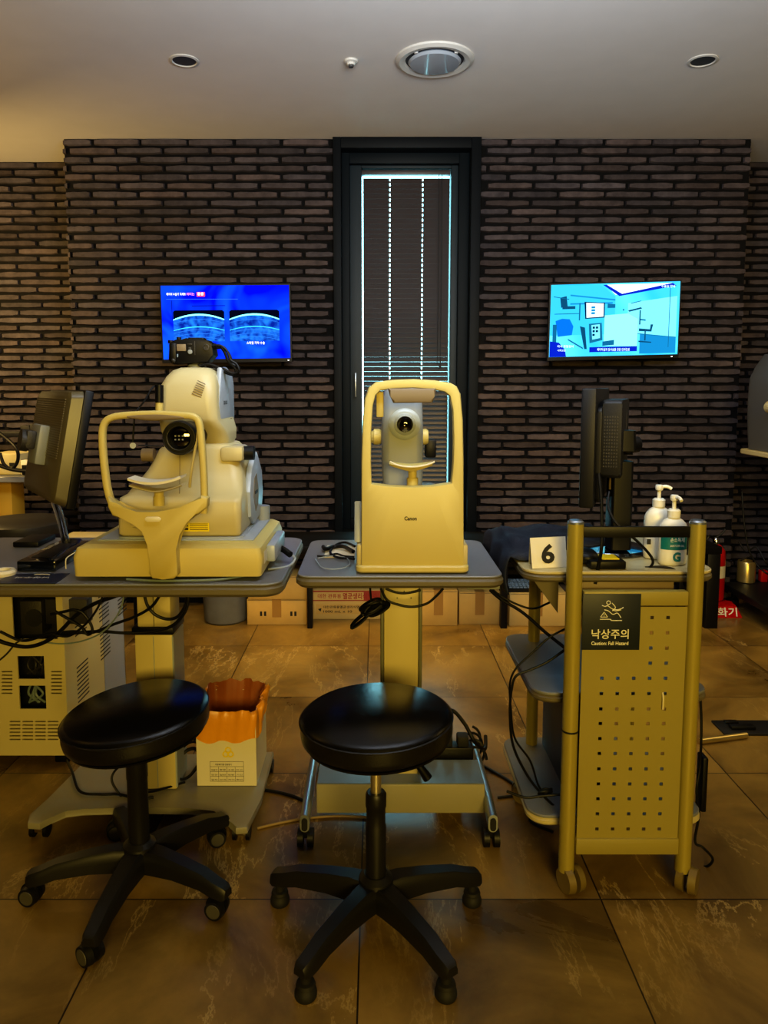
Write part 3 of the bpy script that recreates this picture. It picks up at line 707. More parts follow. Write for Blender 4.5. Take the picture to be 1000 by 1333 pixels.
def hole(i,j):
    x = (xs[i]+xs[i+1])/2; z = (zs[j]+zs[j+1])/2
    return any(r[0] < x < r[2] and r[1] < z < r[3] for r in rects)
b = B(); grid_panel(b, xs, zs, hole, cy0, cy0+.006); obj('front_panel', b, 'steelpaint', t, smooth=False)
b = B(); box(b, (cx0,cy0+.007,cz1-.004), (cx1,cy1,cz1), 0); box(b, (cx0,cy0+.007,cz0), (cx0+.004,cy1,cz1-.005)); box(b, (cx0,cy1-.004,cz0), (cx1,cy1,cz1)); box(b, (cx0,cy0+.007,cz0), (cx1,cy1,cz0+.004)); obj('shell', b, 'steelpaint', t, smooth=False)
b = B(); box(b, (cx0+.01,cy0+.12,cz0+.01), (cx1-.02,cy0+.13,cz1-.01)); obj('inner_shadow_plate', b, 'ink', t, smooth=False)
# right side panel with louvres (slanting rows of slots)
b = B(); box(b, (cx1-.004,cy0+.007,cz0), (cx1,cy0+.34,cz1-.005)); obj('side_panel', b, 'steelpaint', t, smooth=False)
b = B(); box(b, (cx1-.004,cy0+.345,cz0), (cx1,cy1,cz1-.005)); obj('side_panel', b, 'bluegrey', t, smooth=False)
for (yc, zc) in ((cy0+.14,.62),(cy0+.14,.48),(cy0+.36,.62),(cy0+.36,.46),(cy0+.36,.31),(cy0+.56,.62),(cy0+.56,.42),(cy0+.14,.24)):
    b = B()
    for k in range(9):
        z = zc+(k-4)*.0155
        box(b, (cx1-.001,yc-.05,z-.0025), (cx1+.0006,yc+.05,z+.0025))
    obj('louvre', b, 'ink', t, smooth=False)
a = P(22,830,cy0); c = P(48,786,cy0)
b = B(); box(b, (a.x,cy0+.03,a.z), (c.x,cy0+.1,c.z), .003); obj('power_supply', b, 'mesh', t)
b = B(); box(b, (c.x+.004,cy0+.05,a.z+.03), (P(72,0,cy0).x-.001,cy0+.1,c.z), .002); obj('computer_back', b, 'mesh', t)
b = B(); cyl(b, ((a.x+c.x)/2+.01,cy0+.026,(a.z+c.z)/2), ((a.x+c.x)/2+.01,cy0+.03,(a.z+c.z)/2), .03, n=24); obj('fan_port', b, 'ink', t)
for yy, dd in ((869,0),(907,1)):
    b = B(); q = P(41,yy,cy0)
    for k in range(5):
        r0 = random.Random(k+dd*7); tube(b, [q+Vector((r0.uniform(-.035,.035),.03+.01*k,.035)), q+Vector((r0.uniform(-.03,.03),.025,0)), q+Vector((r0.uniform(-.035,.035),.035,-.035))], .004, 6)
    obj('inner_cables', b, 'cablegrey' if dd else 'mesh', t)
for x in (cx0+.03, cx1-.03):
    for y in (cy0+.04, cy1-.04):
        b = B(); box(b, (x-.025,y-.03,0), (x+.025,y+.03,cz0-.0005), .004); obj('foot', b, 'black', t)

# ------------------------------------------------------------------ left instrument table
ZT = .80
lt = thing('instrument_table', 'wide grey instrument table carrying the retinal camera at the left', 'table', (-.66,2.1,0))
b = B(); slab(b, -1.25,-.235,1.755,2.32,ZT-.006,ZT,.05,.002); obj('tabletop', b, 'tabletop', lt)
b = B(); slab(b, -1.253,-.232,1.752,2.323,ZT-.034,ZT-.0062,.053,.008); obj('table_edge', b, 'tableedge', lt)
b = B(); box(b, (-.708,2.10,.40), (-.608,2.2,ZT-.035), .006); obj('upper_column', b, 'slotcream', lt)
b = B(); box(b, (-.659,2.098,.42), (-.657,2.1,ZT-.04)); obj('column_groove', b, 'greenedge', lt, smooth=False)
b = B(); box(b, (-.722,2.088,.555), (-.598,2.212,.577), .004); obj('column_collar', b, 'black', lt)
b = B(); box(b, (-.716,2.094,.072), (-.602,2.206,.554), .006); obj('lower_column', b, 'slotcream', lt)
b = B(); box(b, (-.605,2.094,.08), (-.6,2.206,.55)); box(b, (-.66,2.092,.08), (-.658,2.094,.55)); obj('column_side_strip', b, 'bluegrey', lt, smooth=False)
# base plate: outline with concave front between two feet
pl = [F(115,985,.07), F(356,978,.07), F(340,1040,.07), F(322,1077,.07), F(307,1078,.07), F(298,1066,.07), F(280,1055,.07), F(250,1051,.07), F(180,1051,.07), F(110,1052,.07), F(85,1055,.07), F(66,1064,.07), F(52,1072,.07), F(36,1071,.07), F(38,1060,.07), F(62,1040,.07)]
b = B(); prism(b, [(q.x,q.y) for q in pl][::-1], .05, .07, 'Z', .004); obj('base_plate', b, 'base', lt)
for q, yy in ((F(48,1072,.05),0),(F(313,1076,.05),0),(F(128,990,.05),0),(F(345,990,.05),0)):
    b = B(); x, y = q.x, q.y+.015
    cyl(b, (x,y,.035), (x,y,.05), .008)
    prism(b, [(x-.02,.02),(x+.02,.02),(x+.014,.045),(x-.014,.045)], y-.012, y+.012, 'Y', .003)
    ca = obj('caster', b, 'chrome', lt)
    b = B()
    for s in (-1,1): cyl(b, (x+s*.014,y+.004,.022), (x+s*.024,y+.004,.022), .0215, n=20)
    obj('wheel', b, 'black', ca)

# ------------------------------------------------------------------ retinal camera
rc = thing('retinal_camera', 'cream retinal camera with chin rest frame and black eyepiece on the left table', 'instrument', (-.51,1.95,ZT))
# sled base
b = B()
secs(b, [(ZT+.018,-.752,-.292,1.79,2.165,.01),(ZT+.012,-.755,-.288,1.782,2.17,.012),(ZT+.06,-.757,-.283,1.778,2.172,.014),(ZT+.082,-.750,-.290,1.785,2.168,.014),(ZT+.09,-.735,-.305,1.80,2.155,.012)][1:]); obj('sled_base', b, 'cream2', rc)
b = B(); box(b, (-.715,1.84,ZT+.0895), (-.315,2.14,ZT+.0935), .002); obj('sled_track_plate', b, 'bluegrey', rc)
b = B(); box(b, (-.51,1.777,ZT+.014), (-.507,1.7795,ZT+.082)); obj('base_seam', b, 'ink', rc, smooth=False)
for x,y in ((-.69,1.83),(-.35,1.83),(-.69,2.12),(-.35,2.12)):
    b = B(); lathe(b, [(.014,0),(.018,.002),(.016,.013)], (x,y,ZT), n=16); obj('foot', b, 'black', rc)
b = B(); box(b, (-.286,1.86,ZT+.03), (-.262,2.06,ZT+.075), .006); obj('connector_block', b, 'bluegrey', rc)
b = B(); box(b, (-.2825,1.80,ZT+.04), (-.2815,1.845,ZT+.07)); obj('socket_plate', b, 'white', rc, smooth=False)
b = B(); cyl(b, (-.335,2.13,ZT+.093), (-.335,2.13,ZT+.135), .02, n=20); obj('joystick_base', b, 'greyplastic', rc)
# lower body
cxm = -.505
b = B()
secs(b, [(.898,-.662,-.355,1.86,2.13,.012),(.905,-.668,-.35,1.852,2.14,.016),(.985,-.667,-.349,1.852,2.15,.018),(.997,-.665,-.35,1.858,2.15,.02),(1.003,-.655,-.352,1.88,2.15,.025),
         (1.018,-.648,-.354,1.90,2.15,.03),(1.035,-.635,-.357,1.92,2.15,.03),(1.06,-.617,-.362,1.935,2.145,.03),(1.09,-.60,-.372,1.942,2.14,.03),(1.115,-.588,-.384,1.945,2.13,.03),(1.127,-.575,-.395,1.95,2.125,.03),(1.131,-.555,-.41,1.955,2.12,.03)], 8)
obj('lower_housing', b, 'cream', rc, ang=50)
b = B(); secs(b, [(.893,-.672,-.344,1.848,2.146,.03),(.898,-.672,-.344,1.848,2.146,.03)]); obj('skid_plate', b, 'bluegrey', rc)
# upper head
b = B()
secs(b, [(1.115,-.565,-.412,1.975,2.10,.03),(1.14,-.575,-.40,1.96,2.11,.035),(1.165,-.578,-.402,1.93,2.125,.03),(1.19,-.572,-.412,1.905,2.135,.025),(1.20,-.570,-.416,1.90,2.14,.025),(1.25,-.572,-.418,1.90,2.145,.028),(1.285,-.568,-.42,1.905,2.145,.03),
         (1.31,-.556,-.426,1.915,2.14,.035),(1.326,-.543,-.436,1.93,2.13,.035),(1.334,-.525,-.452,1.95,2.11,.03)], 8)
obj('upper_housing', b, 'cream', rc, ang=50)
# right side cheek panels; window-lit blue is put into their colour
b = B()
prism(b, [(1.98,1.335),(2.05,1.338),(2.12,1.32),(2.142,1.29),(2.142,1.20),(2.12,1.14),(2.06,1.10),(2.0,1.12),(1.955,1.18),(1.94,1.24)], -.43, -.415, 'X', .006)
sp1 = obj('side_cover', b, 'bluegrey', rc, label='upper side cover with window-lit blue in its colour')
text('lettering', 'CR-DGi', (-.4145,1.985,1.235), (0,1,0), (0,0,1), .05, .01, 'ink', sp1, .02)
b = B(); cyl(b, (-.416,2.08,1.165), (-.413,2.08,1.165), .03, n=28); obj('side_recess', b, 'brownplastic', rc)
b = B(); prism(b, [(1.99,1.06),(2.08,1.10),(2.16,1.04),(2.175,.97),(2.14,.91),(2.02,.90),(1.965,.93),(1.955,1.0)], -.358, -.34, 'X', .007); obj('side_cover', b, 'bluegrey', rc, label='lower side cover with window-lit blue in its colour')
b = B(); prism(b, [(2.015,1.03),(2.055,1.04),(2.085,.99),(2.075,.95),(2.03,.935),(2.0,.98)], -.341, -.339, 'X'); obj('side_recess', b, 'brownplastic', rc)
b = B(); prism(b, [(2.02,.985),(2.06,.985),(2.06,.993),(2.02,.993)], -.339, -.337, 'X'); obj('side_switch', b, 'ink', rc)
# vent grooves
b = B()
for k in range(7): tube(b, [P(250+k*1.2, 512-k*2.8, 1.9), P(262+k*.9, 517-k*2.8, 1.9)], .0012, 5, smooth=False)

obj('vent_grooves', b, 'brownplastic', rc)
# side shelf with knob
b = B(); box(b, (-.415,1.93,1.085), (-.355,2.02,1.125), .008); obj('side_lug', b, 'cream', rc)
b = B(); cyl(b, (-.358,1.965,1.105), (-.33,1.965,1.105), .019, n=20); obj('side_knob', b, 'black', rc)
b = B(); cyl(b, (-.6,1.965,1.10), (-.632,1.965,1.10), .018, n=20); obj('side_knob', b, 'brownplastic', rc)
# lens barrel
lc = P(234,570,1.80)
b = B(); lathe(b, [(.036,-.14),(.038,-.02),(.043,-.015),(.043,0),(.040,.006),(.030,.006),(.028,-.006),(0,-.006)], lc, 'Y', 40); lb = obj('lens_barrel', b, 'black', rc)
b = B(); lathe(b, [(.0275,-.005),(.018,-.001),(0,.001)], lc, 'Y', 32); obj('lens_glass', b, 'lens', lb)
b = B(); lathe(b, [(.0300,.0062),(.0306,.0078),(.029,.0072),(.0286,.0058)], lc, 'Y', 40, cap=False); lathe(b, [(.0392,.0062),(.040,.0075),(.0388,.0082),(.038,.0062)], lc, 'Y', 40, cap=False); obj('lens_ring', b, 'mesh', lb)
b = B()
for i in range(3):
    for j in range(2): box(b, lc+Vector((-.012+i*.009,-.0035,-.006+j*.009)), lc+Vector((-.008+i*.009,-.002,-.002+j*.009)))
obj('painted_lens_glints', b, 'greyplastic', lb, smooth=False)  # grey squares stand in for reflections on the lens
# head frame, in front
YF = 1.775
fp = [P(*q, YF) for q in ((149,662),(141,640),(136,605),(133.5,570),(136,552),(146,543.5),(165,540.5),(200,539),(235,540.5),(252,542.5),(259,550),(262,570),(265,610),(266.5,650),(266,668))]
b = B(); strap(b, fp, .017, .022, 20, 6); hf = obj('head_frame', b, 'cream2', rc)
b = B(); strap(b, [P(*q, YF-.006) for q in ((166,542.5),(190,543),(215,543),(240,544))], lambda t: .004+.014*math.sin(PI*min(1,max(0,t))), .012, 16); obj('forehead_rest', b, 'brownplastic', hf)
b = B(); tube(b, [P(258,560,1.80),P(253,590,1.80),P(249,615,1.80),P(247,634,1.81)], .0035, 10); obj('frame_wire', b, 'cream', hf)
# yoke and stem
b = B()
yl = [P(*q, YF) for q in ((144,650),(158,664),(180,672),(200,690),(208,715),(209,740),(209,752))]
def yk(u0, u1, u2):
    pass
out = [(141,646),(150,656),(162,663),(180,666),(205,666),(235,663),(252,655),(262,645),(271,648),(270,660),(258,670),(242,678),(232,695),(230,715),(231,735),(232,748),(227,753),(212,755),(199,753),(195,747),(196,730),(195,708),(188,690),(176,680),(160,675),(147,671),(141,660)]
pv = [P(q[0],q[1],YF-.02) for q in out]
prism(b, [(q.x,max(q.z,ZT+.013)) for q in pv], YF-.026, YF+.006, 'Y', .005); obj('chin_yoke', b, 'cream2', rc, ang=60)
b = B(); prism(b, rrect(P(204,672,YF).x, P(204,673,YF).z, .019, .006, .006, 6), YF-.0325, YF-.029, 'Y', .001); obj('badge', b, 'white', rc)
b = B(); box(b, (-.61,YF+.0065,.935), (-.48,1.852,.965), .006); obj('yoke_shelf', b, 'cream', rc)
# chin rest
b = B(); cyl(b, P(207,648,YF+.02), P(207,636,YF+.02), .012, n=20); cyl(b, P(207,658,YF+.02), P(207,646,YF+.02), .014, n=20); obj('chin_post', b, 'cream2', rc)
b = B(); S2 = []
for i in range(13):
    s = i/12; x = P(171,630,YF).x+(P(239,630,YF).x-P(171,630,YF).x)*s; z0 = P(0,630,YF).z + .012*(2*s-1)**2 + .004*s
    w_ = .018+.012*math.sin(PI*s)
    S2.append([(x,YF-.02-w_*.4,z0),(x,YF+.03,z0),(x,YF+.03,z0+.006),(x,YF-.02-w_*.4,z0+.006)])
loft(b, S2); obj('chin_cup', b, 'white', rc)
b = B(); strap(b, [P(172,631,YF),P(190,636,YF),P(205,638.5,YF),P(222,636,YF),P(240,630,YF)], .006, .05, 12); obj('chin_tray', b, 'cream', rc)
# warning label
a = P(239,692,1.846); c = P(272,681,1.846)
b = B(); box(b, (a.x,1.8475,a.z), (c.x,1.8495,c.z)); wl = obj('warning_label', b, 'yellowlabel', rc, smooth=False)
b = B()
for k in range(4): box(b, (a.x+.016,1.847,a.z+.004+k*.005), (c.x-.003,1.8478,a.z+.0055+k*.005))
box(b, (a.x+.002,1.847,a.z+.004), (a.x+.012,1.8478,a.z+.009)); box(b, (a.x+.002,1.847,a.z+.013), (a.x+.012,1.8478,a.z+.016)); obj('label_text', b, 'ink', wl, smooth=False)
# body seams
b = B(); tube(b, [P(244,484,1.93),P(237,510,1.912),P(235,545,1.911)], .0008, 5); tube(b, [P(234,592,1.93),P(234,620,1.9),P(233,700,1.849)], .0008, 5); obj('shell_seam', b, 'brownplastic', rc)
# external fixation lamp
b = B(); q = P(207.5,535,1.86); cyl(b, q, P(207.5,524,1.86), .0095, n=16); obj('lamp_sleeve', b, 'cream2', rc)
b = B(); box(b, (-.585,1.85,q.z-.012), (-.56,1.93,q.z+.0), .003); obj('lamp_bracket', b, 'cream2', rc)
b = B(); cyl(b, P(207.5,524,1.86), P(207.5,501,1.86), .0105, n=20); obj('lamp_holder', b, 'black', rc)
b = B(); tube(b, [P(204,503,1.86),P(198,505,1.85),P(188,522,1.83),P(180,532,1.82),P(175.5,541,1.80),P(174,560,1.80),P(173,576,1.80)], .0022, 8); obj('lamp_arm', b, 'black', rc)
b = B(); cyl(b, P(173,580,1.795), P(173,580,1.81), .0075, n=16); obj('fixation_lamp', b, 'greyplastic', rc)
b = B(); tube(b, [P(180,580,1.82),P(198,580.5,1.83),P(214,581,1.84)], .0018, 6); obj('lamp_cross_arm', b, 'black', rc)
# digital camera on top
b = B(); q = P(253,484,2.0); lathe(b, [(.026,0),(.024,.01),(.016,.014),(.016,.028)], (q.x,2.03,1.333), n=24); obj('camera_mount', b, 'greyplastic', rc)
Yc = 1.99
b = B()
pl = [(220,446),(228,442),(243,442),(247,440),(262,440),(268,444),(276,446),(278,462),(270,471),(224,474),(219,468)]
prism(b, [(P(q[0],q[1],Yc).x,P(q[0],q[1],Yc).z) for q in pl], Yc, Yc+.06, 'Y', .004); cam_ = obj('camera_body', b, 'black', rc)
b = B(); cyl(b, P(253,474,2.03), P(253,482,2.03), .018, n=20); obj('camera_neck', b, 'black', cam_)
def cpt(px0,py0,px1,py1,m,name,dy=.002):
    b = B(); a = P(px0,py1,Yc); c = P(px1,py0,Yc); box(b, (a.x,Yc-dy,a.z), (c.x,Yc+.001,c.z), .0006); obj(name, b, m, cam_)
b = B(); a = P(243,445,Yc); c = P(264,439,Yc); box(b, (a.x,Yc+.01,a.z), (c.x,Yc+.045,c.z), .003); obj('viewfinder_hump', b, 'black', cam_)
b = B(); a = P(220,470,Yc-.01); c = P(229,446,Yc-.01); box(b, (a.x,Yc-.01,a.z), (c.x,Yc+.03,c.z), .005); obj('hand_grip', b, 'black', cam_)
b = B(); cyl(b, P(222.5,443,Yc+.03), P(222.5,447,Yc+.03), .008, n=16); cyl(b, P(233,444,Yc+.03), P(233,439,Yc+.03), .006, n=16); obj('top_dials', b, 'black', cam_)
cpt(229.5,448,242,457,'brownplastic','display')
cpt(244,447,250,449,'mesh','button'); cpt(245,452,249,455,'mesh','button'); cpt(253,444,254,462,'mesh','hinge'); cpt(226,461,232,465,'keys','button')
b = B(); q = P(268.5,452,Yc); lathe(b, [(.009,-.001),(.009,.003),(.006,.0035),(.006,.001),(0,.001)], q, 'Y', 24); obj('control_dial', b, 'mesh', cam_)
b = B(); q = P(226,469,Yc-.005); bmesh.ops.create_uvsphere(b, u_segments=12, v_segments=8, radius=.007, matrix=Matrix.Translation(q)); obj('knob', b, 'mesh', cam_)
b = B(); lathe(b, [(.006,-.002),(.006,.006),(0,.007)], P(248,458,Yc), 'Y', 16); obj('knob', b, 'greyplastic', cam_)
for k,pts in enumerate((((276,450),(287,450),(295,456),(300,468),(308,474),(311,483),(303,486),(290,480),(272,474),(262,476)),
            ((272,458),(284,450),(292,458),(297,470),(306,480),(305,486),(292,484),(270,480),(258,474)),
            ((277,454),(290,453),(299,462),(303,474),(311,478),(309,487),(298,487),(280,478),(266,470)))):
    cord('camera_cable', [P(q[0],q[1],1.99+.012*k) for q in pts], .0034, '', parent=cam_, m='cable')

# ------------------------------------------------------------------ small things on left table
p = F(48,735,ZT)
t = thing('control_box', 'flat black box with a blue lit edge on the left table', 'device', p)
q0, q1 = F(8,747,ZT), F(80,712,ZT)
b = B(); box(b, (F(22,745,ZT).x,F(22,745,ZT).y-.0,ZT+.001), (F(72,745,ZT).x,F(50,716,ZT).y,ZT+.03), .004); obj('housing', b, 'bluegloss', t)
b = B(); box(b, (F(22,745,ZT).x+.02,F(22,745,ZT).y+.04,ZT+.03), (F(72,745,ZT).x-.03,F(50,716,ZT).y-.05,ZT+.0315), .0005); obj('top_plate', b, 'black', t)
b = B(); bk = F(55,722,ZT); box(b, (F(12,715,ZT).x,F(0,714,ZT).y+.01,ZT+.001), (F(52,712,ZT).x,F(0,702,ZT).y,ZT+.018), .004); tag(obj('black_tray', b, 'black'), 'thin black tray on the left table behind the control box', 'tray')
# flat sign lying on the table
A0, A1, A2, A3 = F(-8,760.5,ZT), F(72,760.5,ZT), F(91,747,ZT), F(14,748,ZT)
t = thing('fall_hazard_sign', 'navy Korean caution sign lying flat at the front of the left table', 'sign', A0.lerp(A2,.5))
b = B(); vs = [Vector(q)+Vector((0,0,.0006)) for q in (A0,A1,A2,A3)]; poly3(b, vs); 
bmesh.ops.extrude_face_region(b, geom=b.faces[:]); 
for v in b.verts[4:]: v.co.z += .0012
obj('sign_plate', b, 'signblue', t, smooth=False)
text('lettering', '낙상주의', F(66,752,ZT)+Vector((0,0,.0022)), (-1,0,0), (0,-1,0), .085, .014, 'signwhite', t, .01)
b = B(); q = F(55,749,ZT); tube(b, [q+Vector((-.02,0,.0022)), q+Vector((0,.004,.0022)), q+Vector((.02,-.001,.0022))], .0008, 5); obj('fall_symbol', b, 'signwhite', t)
p = F(4,744,ZT+.01)
b = B(); bmesh.ops.create_cone
for k in range(1):
    pass
lathe(b, [(.018,0),(.03,0),(.032,.008),(.028,.014),(.018,.014),(.016,.008),(.018,0)], (p.x,p.y,ZT+.001), n=28); tag(obj('tape_roll', b, 'white'), 'white tape roll at the left end of the left table', 'tape')
p = F(97,716,ZT)
t = thing('computer_mouse', 'black computer mouse on the left table beside the camera base', 'mouse', p)
b = B(); S3 = []
for i in range(9):
    s = i/8; y = p.y-.045+.1*s; w_ = .006+.026*math.sin(PI*min(.97,max(.03,s)))**.5; h_ = .006+.028*math.sin(PI*min(.97,max(.03,s*.9+.08)))**.8
    S3.append([(p.x-.005-w_,y,ZT+.001),(p.x-.005+w_,y,ZT+.001),(p.x-.005+w_*.95,y,ZT+h_*.6),(p.x-.005+w_*.5,y,ZT+h_),(p.x-.005-w_*.5,y,ZT+h_),(p.x-.005-w_*.95,y,ZT+h_*.6)])
loft(b, S3); obj('mouse_shell', b, 'black', t, ang=60)
b = B(); cyl(b, (p.x-.008,p.y-.02,ZT+.033), (p.x-.002,p.y-.02,ZT+.033), .006, n=12); obj('scroll_wheel', b, 'mesh', t)
b = B(); tube(b, [F(86,742,ZT)+Vector((0,0,.003)), P(86,728,F(86,742,ZT).y), P(93,722,F(86,742,ZT).y+.02), P(98,719,F(86,742,ZT).y+.03)], .0015, 6); tag(obj('white_cable', b, 'white'), 'short white cable beside the sled of the retinal camera', 'cable')

# monitor seen from behind on left table (built at origin, then turned)
mt = thing('computer_monitor', 'flat monitor seen from its vented back at the left edge', 'monitor')
W2, H2 = .40, .315
b = B(); box(b, (-W2/2,-.012,-H2/2), (W2/2,.012,H2/2), .004); obj('bezel', b, 'black', mt)
b = B()
loft(b, [[(x,y_,z) for x,z in rrect(0,0,W2/2-k,H2/2-k,.02)] for y_,k in ((-.012,.004),(-.04,.010),(-.048,.022))]); bc = obj('back_cover', b, mat('yellow_reflex_plastic',(84,76,50),.35), mt)  # yellow light reflected by the dark back is baked into this colour
b = B()
for k in range(26):
    z = H2/2-.034-k*.0062; box(b, (-W2/2+.028,-.0505,z), (W2/2-.028,-.048,z+.0028))
obj('vent_ribs', b, 'tableedge', bc, smooth=False)
b = B(); box(b, (-.05,-.075,-.06), (.05,-.045,.05), .006); obj('mount_plate', b, 'greyplastic', mt)
b = B(); box(b, (-.03,-.10,-.02), (.03,-.075,.03), .005); cyl(b, (0,-.11,0), (0,-.09,0), .03); obj('tilt_hinge', b, 'mesh', mt)
b = B(); poly3(b, [(-W2/2+.015,.0125,-H2/2+.015),(W2/2-.015,.0125,-H2/2+.015),(W2/2-.015,.0125,H2/2-.015),(-W2/2+.015,.0125,H2/2-.015)]); obj('screen', b, 'bluegloss', mt, smooth=False)
mc = Vector((-.89,2.06,1.118)); mt.location = mc
mt.rotation_euler = (R(-11), R(0), R(-54))
# its stand (part with geometry in world, parented through inverse)
bpy.context.view_layer.update()
b = B(); tube(b, [mc+Vector((-.02,-.03,.0)), mc+Vector((-.03,-.01,-.12)), Vector((-.93,2.12,.90)), Vector((-.93,2.15,.815))], .012, 12); obj('stand_post', b, 'chrome', mt)
b = B(); lathe(b, [(.055,.001),(.06,.006),(.05,.014),(.02,.02),(0,.02)], (-.93,2.15,ZT), n=32); obj('stand_foot', b, 'dark', mt)

# ------------------------------------------------------------------ hazard waste box
f0 = F(257,1023,.071); f1 = F(334,1024,.071)
wx0, wx1, wy = f0.x, f1.x, f0.y; wz0 = .0715; wz1 = P(300,932,wy).z
wb = thing('waste_box', 'white cardboard medical waste box lined with an orange bag', 'box', ((wx0+wx1)/2,wy+.11,wz0))
b = B(); box(b, (wx0,wy,wz0), (wx1,wy+.004,wz1)); obj('front_wall', b, 'white', wb, smooth=False)
b = B(); box(b, (wx1-.004,wy+.0045,wz0), (wx1,wy+.2,wz1)); obj('side_wall', b, 'white', wb, smooth=False)
b = B(); box(b, (wx0,wy+.0045,wz0), (wx0+.004,wy+.2,wz1)); box(b, (wx0+.0045,wy+.196,wz0), (wx1-.0045,wy+.2,wz1)); box(b, (wx0+.0045,wy+.0045,wz0), (wx1-.0045,wy+.1955,wz0+.004)); obj('back_walls', b, 'white', wb, smooth=False)
# biohazard-like emblem and printed table
b = B(); ec = P(297,980,wy-.001)
for k in range(3):
    a = R(90+120*k); cc = ec+Vector((math.cos(a)*.0085,0,math.sin(a)*.0085)); lathe(b, [(.0102,.0003+.0003*k),(.0060,.0003+.0003*k)], cc, 'Y', 20, cap=False)
lathe(b, [(.0045,.0014),(.002,.0014)], ec, 'Y', 16, cap=False)
obj('emblem', b, 'yellowink', wb, smooth=False)
b = B(); ta, tc_ = P(274,1017,wy), P(317,991.5,wy); yy = wy-.0006
def lineb(x0,z0,x1,z1): box(b, (x0-.0004,yy,z0-.0004), (x1+.0004,yy+.0005,z1+.0004))
for k in range(5): zz = ta.z+(tc_.z-ta.z)*k/4; lineb(ta.x,zz,tc_.x,zz)
lineb(ta.x,ta.z,ta.x,tc_.z); lineb(tc_.x,ta.z,tc_.x,tc_.z)
for k in (1,2,3): xx = ta.x+(tc_.x-ta.x)*k/4; lineb(xx,ta.z,xx,ta.z+(tc_.z-ta.z)*.75)
obj('printed_table', b, 'ink', wb, smooth=False)
dzz = (tc_.z-ta.z)/4; dxx = (tc_.x-ta.x)/4
text('lettering', '의료폐기물 전용용기', (ta.x+.016,yy,ta.z+3.25*dzz), (1,0,0), (0,0,1), .05, .006, 'ink', wb, .01)
for r_,row in enumerate((('배출자','종류','수량','비고'),('성상','일반','용량','기간'),('일자','보관','처리','확인'))):
    for c_,w_ in enumerate(row): text('lettering', w_, (ta.x+c_*dxx+.003,yy,ta.z+(2-r_)*dzz+.003), (1,0,0), (0,0,1), dxx-.006, .005, 'ink', wb)
# bag: folded over rim, wavy ring
def bagring(bm, levels, seedv):
    n = 72; rings = []
    base = rrect((wx0+wx1)/2, wy+.1, (wx1-wx0)/2, .1, .02, 17)
    per = [math.dist(base[i], base[(i+1)%len(base)]) for i in range(len(base))]; tot = sum(per); ev = []; i_ = 0; acc = 0
    for k in range(120):
        tgt = tot*k/120
        while acc+per[i_] < tgt: acc += per[i_]; i_ += 1
        f_ = (tgt-acc)/max(per[i_],1e-9); p_, q_ = base[i_], base[(i_+1)%len(base)]; ev.append((p_[0]+(q_[0]-p_[0])*f_, p_[1]+(q_[1]-p_[1])*f_))
    base = ev
    rnd = random.Random(seedv); ph = [rnd.uniform(0,6.28) for _ in range(6)]
    for li,(z, off, amp) in enumerate(levels):
        rg = []
        m_ = len(base)
        for i,(x,y) in enumerate(base):
            a = 2*PI*i/m_; w_ = amp*(math.sin(7*a+ph[0]+li*.3)+.6*math.sin(15*a+ph[1]+li*.5)+.4*math.sin(31*a+ph[2]+li))
            dx, dy = x-(wx0+wx1)/2, y-(wy+.1); L_ = math.hypot(dx,dy)
            w_ *= 1+2.2*max(0,dx/L_)*(1 if li in (1,2,3) and seedv == 3 else .4)
            drop = 0
            if li >= len(levels)-2: drop = .014*math.cos(a-.78)*(1.5 if li == len(levels)-1 else .8)+.006*math.sin(9*a+ph[3])
            rg.append((x+dx/L_*(off+w_*.6), y+dy/L_*(off+w_*.6), z+w_*.5+drop))
        rings.append(rg)
    loft(bm, rings, cap=False)
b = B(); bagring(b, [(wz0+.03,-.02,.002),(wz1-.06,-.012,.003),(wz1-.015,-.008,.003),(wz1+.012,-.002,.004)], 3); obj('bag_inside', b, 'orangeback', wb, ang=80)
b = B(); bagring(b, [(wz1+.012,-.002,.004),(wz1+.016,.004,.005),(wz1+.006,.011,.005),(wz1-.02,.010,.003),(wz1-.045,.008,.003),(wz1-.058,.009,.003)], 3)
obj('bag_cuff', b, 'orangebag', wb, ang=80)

# ------------------------------------------------------------------ centre table
ct = thing('instrument_table', 'narrow grey instrument table on an H shaped base in the centre', 'table', (.064,2.07,0))
b = B(); slab(b, -.206,.328,1.83,2.28,ZT-.006,ZT,.04,.002); obj('tabletop', b, 'tabletop', ct)
b = B(); slab(b, -.21,.332,1.826,2.284,ZT-.032,ZT-.0062,.044,.008); obj('table_edge', b, 'tableedge', ct)
b = B(); box(b, (.012,2.04,.148), (.022,2.14,ZT-.033), .002); box(b, (.122,2.04,.148), (.132,2.14,ZT-.033), .002); box(b, (.0225,2.06,.148), (.1215,2.14,ZT-.033)); obj('column_rails', b, 'greenedge', ct)
b = B(); box(b, (.0225,2.046,.148), (.1215,2.0595,ZT-.033), .002); obj('column_face', b, 'slotcream', ct)
for dx in (.06,.08,.1):
    b = B(); cyl(b, (dx+.0,2.0455,.70-.02*((dx*50)%2)), (dx,2.044,.70-.02*((dx*50)%2)), .002, n=10); obj('screw', b, 'greenedge', ct)
b = B(); box(b, (-.172,1.99,.06), (.312,2.13,.147), .003); obj('base_bar', b, 'baseside', ct)
b = B(); box(b, (-.17,1.993,.1475), (.31,2.127,.1495)); obj('base_bar_top', b, mat('base_bar_blue_reflex',(104,116,134),.35), ct, smooth=False)  # bluish reflection on the bar top, painted as a thin coloured sheet
